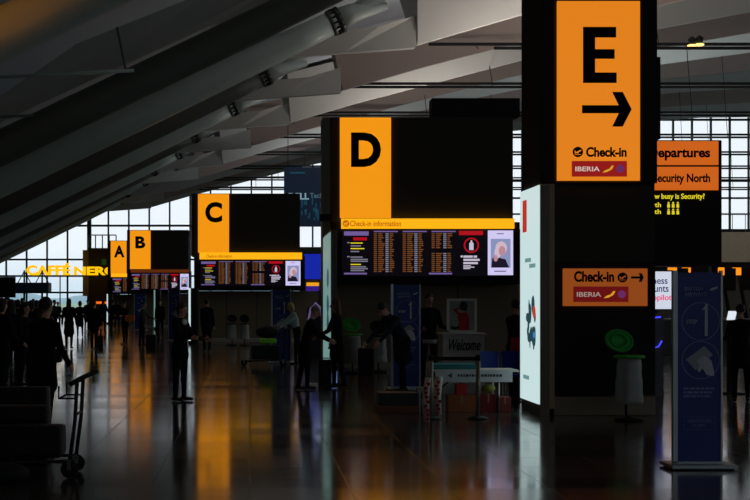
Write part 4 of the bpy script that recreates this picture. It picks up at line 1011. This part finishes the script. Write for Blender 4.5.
# white advert left of banner
Yv = 32.0
e = thing('advert_screen', 'white screen with dark and pink words right of the E tower', 'advert screen', (P(650, 0, Yv).x, Yv, 0)); a = P(630, 309, Yv); b = P(672.5, 271.5, Yv)
m = MB(); m.box((a.x, Yv, a.z), (b.x, Yv + .05, b.z)); m.build('screen', emi('advert_white', (205, 212, 228), 1), e)
m = MB(); m.box((a.x - .03, Yv + .05, a.z - .04), (b.x + .02, Yv + .12, b.z + .03)); m.box((a.x + .3, Yv + .06, 0), (b.x - .3, Yv + .11, a.z)); m.build('housing', BLACK, e)
IKN = emi('advert_ink', (60, 55, 100), 1)
ptext('Business', 638, 667.5, 277, 284, Yv, IKN, e, bold=.01); ptext('accounts', 638, 668.5, 286, 292, Yv, IKN, e, bold=.01)
ptext('on autopilot', 632, 671.5, 294.5, 302, Yv, emi('advert_pink', (230, 50, 110), 1), e, bold=.01)
# blue lit kiosk
Yj = 26.5; x = P(655, 0, Yj).x
e = thing('self_service_kiosk', 'grey kiosk with thin blue light lines right of the E tower', 'kiosk', (x, Yj, 0))
m = MB(); m.prism([(x - .2, 0), (x + .16, 0), (x + .13, .9), (x + .17, 1.3), (x + .12, 1.45), (x - .2, 1.45)], Yj, Yj + .4); m.build('body', mat('kiosk_grey', (60, 60, 76), .4), e)
m = MB(); m.tube([(x - .1, Yj - .01, 1.38), (x + .1, Yj - .01, 1.4)], .015, 6); m.tube([(x - .1, Yj - .01, .82), (x + .06, Yj - .01, .88), (x + .12, Yj - .01, .98)], .015, 6); m.build('blue_light', emi('kiosk_blue', (70, 70, 255), 1.2), e)

# ------------------------------------------------------------------ between C and D
Yx = 78.0
e = thing('hanging_advert', 'dark blue hanging technology advert between the C and D boards', 'advert banner', P(310, 165, Yx))
m = MB(); pbox(m, 284, 340, 167, 226, Yx, Yx + .1); m.build('sheet', emi('advert_navy', (14, 24, 38), 1), e)
ptext('DELL', 288.5, 309, 193, 199.5, Yx, emi('advert_pale', (130, 165, 180), .8), e, bold=.03)
ptext('Technologies', 310, 345, 193, 199.5, Yx, emi('advert_pale2', (90, 125, 145), .7), e)
m = MB(); rr = random.Random(4)
for k in range(26): c = P(rr.uniform(300, 325), rr.uniform(203, 222), Yx); m.box((c.x, Yx - .01, c.z), (c.x + .06, Yx, c.z + rr.uniform(.1, .5)))
m.build('light_streaks', emi('advert_teal', (25, 70, 90), .8), e)
m = MB(); pbox(m, 290, 305, 172, 173.5, Yx - .01, Yx); m.build('caption', emi('advert_teal', (25, 70, 90), .8), e)
m = MB()
for px in (288, 336): c = P(px, 167, Yx); m.tube([c, (c.x, Yx, EYE + 12.2)], .02, 6)
m.build('cable', DARKSTEEL, e)
Yz = 62.5
e = thing('blue_screen_unit', 'blue lit screen above a small yellow strip between the C and D islands', 'screen', (P(313, 0, Yz).x, Yz, 0))
m = MB(); pbox(m, 304, 323, 254, 279, Yz, Yz + .05); m.build('screen', emi('blue_screen', (22, 40, 170), .9), e)
m = MB(); pbox(m, 306.5, 319, 282.5, 286, Yz - .1, Yz); m.build('yellow_strip', emi('yellow_strip', (235, 160, 30), 1), e)
m = MB(); pbox(m, 306, 319, 286, 291, Yz - .1, Yz); m.build('violet_strip', emi('violet_strip', (60, 30, 140), .8), e)
m = MB(); pbox(m, 303, 324, 252, 317, Yz + .05, Yz + .3); m.box((P(303, 0, Yz).x, Yz + .05, 0), (P(324, 0, Yz).x, Yz + .3, 1)); m.build('housing', mat('housing_dim', (66, 62, 52), .7), e)
m = MB(); a = P(300, 0, 100); m.box((a.x, 100, 0), (P(540, 0, 100).x, 101, EYE + 53 * 100 / F)); struct(m.build('wall_partition', mat('partition', (70, 66, 60), .8)))
# posters / lit items near the blue unit: lilac arch
e = thing('lilac_display', 'small lilac lit arch behind the leaning coat man', 'display', (P(315, 0, 44).x, 44, 0)); x = P(315.5, 0, 44).x
m = MB(); m.tube([(x - .22, 44, 1.05), (x - .14, 44, 1.45), (x, 44, 1.62), (x + .16, 44, 1.45), (x + .2, 44, 1.05)], .03, 8); m.build('lit_arch', emi('lilac_light', (110, 100, 150), .6), e)
m = MB(); m.box((x - .25, 44.03, 0), (x + .25, 44.1, 1.5), .01); m.build('stand', mat('kiosk_grey', (60, 60, 76), .4), e)

# ------------------------------------------------------------------ far left: cafe
Yn = 126.0
e = thing('cafe_sign', 'glowing yellow CAFFE NERO letters before the end glazing', 'sign', P(75, 275.5, Yn))
ptext('CAFFÉ', 26.5, 70.5, 263.0, 275.3, Yn, emi('neon_yellow', (255, 190, 10), 1.15), e, bold=.045, name='lettering', d=.15)
ptext('NERO', 74, 118, 266.5, 275.3, Yn, emi('neon_yellow', (255, 190, 10), 1.15), e, bold=.045, name='lettering', d=.15)
m = MB(); pbox(m, 22, 122, 275.4, 276.4, Yn, Yn + .15)
for px in (24, 60, 119): pbox(m, px - .5, px + .5, 276, 319.9, Yn + .02, Yn + .15)
m.build('support_rail', DARKSTEEL, e)
Yg = 128.0
e = thing('cafe_block', 'dark cafe block with a glass railed roof left of the A board', 'kiosk building', (P(98, 0, Yg).x, Yg + 2, 0))
m = MB(); a = P(88.5, 0, Yg); b = P(116, 0, Yg); m.box((a.x, Yg, 0), (b.x, Yg + 4, P(0, 248, Yg).z)); m.build('walls', mat('cafe_dark', (30, 26, 24), .7), e)
m = MB(); m.box((a.x - .5, Yg + .05, P(0, 296, Yg).z), (a.x, Yg + 2, P(0, 250, Yg).z)); m.build('side_panel', mat('cafe_side', (120, 116, 108), .7), e)
m = MB(); z0 = P(0, 248, Yg).z; z1 = P(0, 235, Yg).z
for q in range(5): xx = a.x + (b.x - a.x) * q / 4; m.tube([(xx, Yg + .1, z0), (xx, Yg + .1, z1)], .05, 6)
m.tube([(a.x, Yg + .1, z1), (b.x, Yg + .1, z1)], .05, 6); m.build('roof_rail', STEEL, e)
m = MB(); c = P(104, 262, Yg); m.box((c.x - .2, Yg - .03, c.z - .25), (c.x + .2, Yg, c.z + .25)); m.build('green_lamp', emi('dim_green', (20, 50, 20), .8), e)
m = MB(); pbox(m, 92, 108, 301.5, 303.8, Yg - 1.2, Yg - 1.1); m.build('orange_lamp_strip', emi('counter_orange', (255, 110, 20), 1.1), e)
m = MB(); pbox(m, 92, 109, 304, 320, Yg - 1.3, Yg); m.build('counter', mat('cafe_counter', (90, 45, 30), .6), e)
Yk2 = 95.0
m = MB(); pbox(m, -2, 15, 277, 297.5, Yk2, Yk2 + .3); pbox(m, 5, 7, 297, 326.8, Yk2 + .1, Yk2 + .2); tag(m.build('sign_board', BLACK), 'black rectangular sign board at the far left edge', 'sign board')
e = thing('roofed_stall', 'dark teal stall fascia with two pointed cable masts before the left glazing', 'stall', (P(32, 0, Yk2).x, Yk2, 0))
m = MB(); pbox(m, 15.5, 48.5, 282.5, 292, Yk2, Yk2 + 1.5, .05); m.build('fascia', mat('stall_teal', (24, 84, 108), .5), e)
for px in (22.5, 40.5):
    m = MB(); c = P(px, 0, Yk2).x; m.tube([(c, Yk2 + .75, 0), (c, Yk2 + .75, P(0, 270, Yk2).z)], [.09, .05], 8); m.tube([(c, Yk2 + .75, P(0, 271, Yk2).z), (c - .4, Yk2 + .75, P(0, 282.5, Yk2).z)], .03, 6); m.tube([(c, Yk2 + .75, P(0, 271, Yk2).z), (c + .4, Yk2 + .75, P(0, 282.5, Yk2).z)], .03, 6); m.build('mast', DARKSTEEL, e)
# distant grey pillar
m = MB(); pbox(m, 153.5, 159.5, 293, 328.5, 89, 89.7, .02); tag(m.build('pillar', mat('pillar_grey', (130, 130, 126), .5)), 'distant grey pillar under the B display', 'pillar')
# ------------------------------------------------------------------ lamps and added fill lights
def spot(px, py, Y, i):
    c = P(px, py, Y); e = thing('roof_lamp', ['left of the two small warm roof lamps under the top services rail', 'right of the two small warm roof lamps under the top services rail'][i], 'lamp', c)
    m = MB(); m.lathe([(.12, 0), (.16, .25), (.05, .35)], c, 14); m.build('housing', DARKSTEEL, e)
    m = MB(); m.ball(c + Vector((0, 0, -.02)), (.19, .19, .06), 12, 8); m.build('bulb', emi('lamp_warm', (255, 215, 120), 2.0), e)
spot(692, 45.2, 60.5, 0); spot(699.5, 44.2, 60.5, 1)
def area(name, loc, rot, sx, sy, power, col):
    l = bpy.data.lights.new(name, 'AREA'); l.shape = 'RECTANGLE'; l.size = sx; l.size_y = sy; l.energy = power; l.color = col
    o = bpy.data.objects.new(name, l); C.objects.link(o); o.location = loc; o.rotation_euler = rot; return o
U = math.pi

area('roof_fill_light', (16, 60, 7.0), (U, 0, 0), 8.0, 1, 260, (1, .88, .82))  # added area lights without fixtures, float mid-hall to brighten the roof
area('roof_fill_light', (26, 90, 7.5), (U, 0, 0), 8.0, 1, 460, (.86, .96, 1))
area('roof_fill_light', (13, 40, 6.8), (U, 0, 0), 5.0, 1, 330, (1, .86, .78))
area('roof_fill_light', (10, 51, 6.9), (U, 0, 0), 4.0, 1, 260, (1, .88, .82))
area('roof_fill_light', (9, 73, 6.9), (U, 0, 0), 4.0, 1, 330, (1, .90, .85))
area('roof_fill_light', (6, 96, 6.9), (U, 0, 0), 4.0, 1, 300, (.95, .97, 1))
area('mezzanine_fill_light', (24, 66, 8.0), (math.radians(60), 0, 0), 8.0, 1, 120, (1, .93, .82))  # added area light that brightens the mezzanine wall, no fixture
sp = bpy.data.lights.new('amber_fill_spot', 'SPOT'); sp.energy = 3400; sp.color = (1, .34, .03); sp.spot_size = .55; sp.spot_blend = .8; sp.shadow_soft_size = .1  # added spot, tints the corner strut orange; real source unknown
so = bpy.data.objects.new('amber_fill_spot', sp); C.objects.link(so); so.location = (-1.4, 13.0, 3.2)
so.rotation_euler = (P(10, 0, 16.7) - so.location).to_track_quat('-Z', 'Y').to_euler()
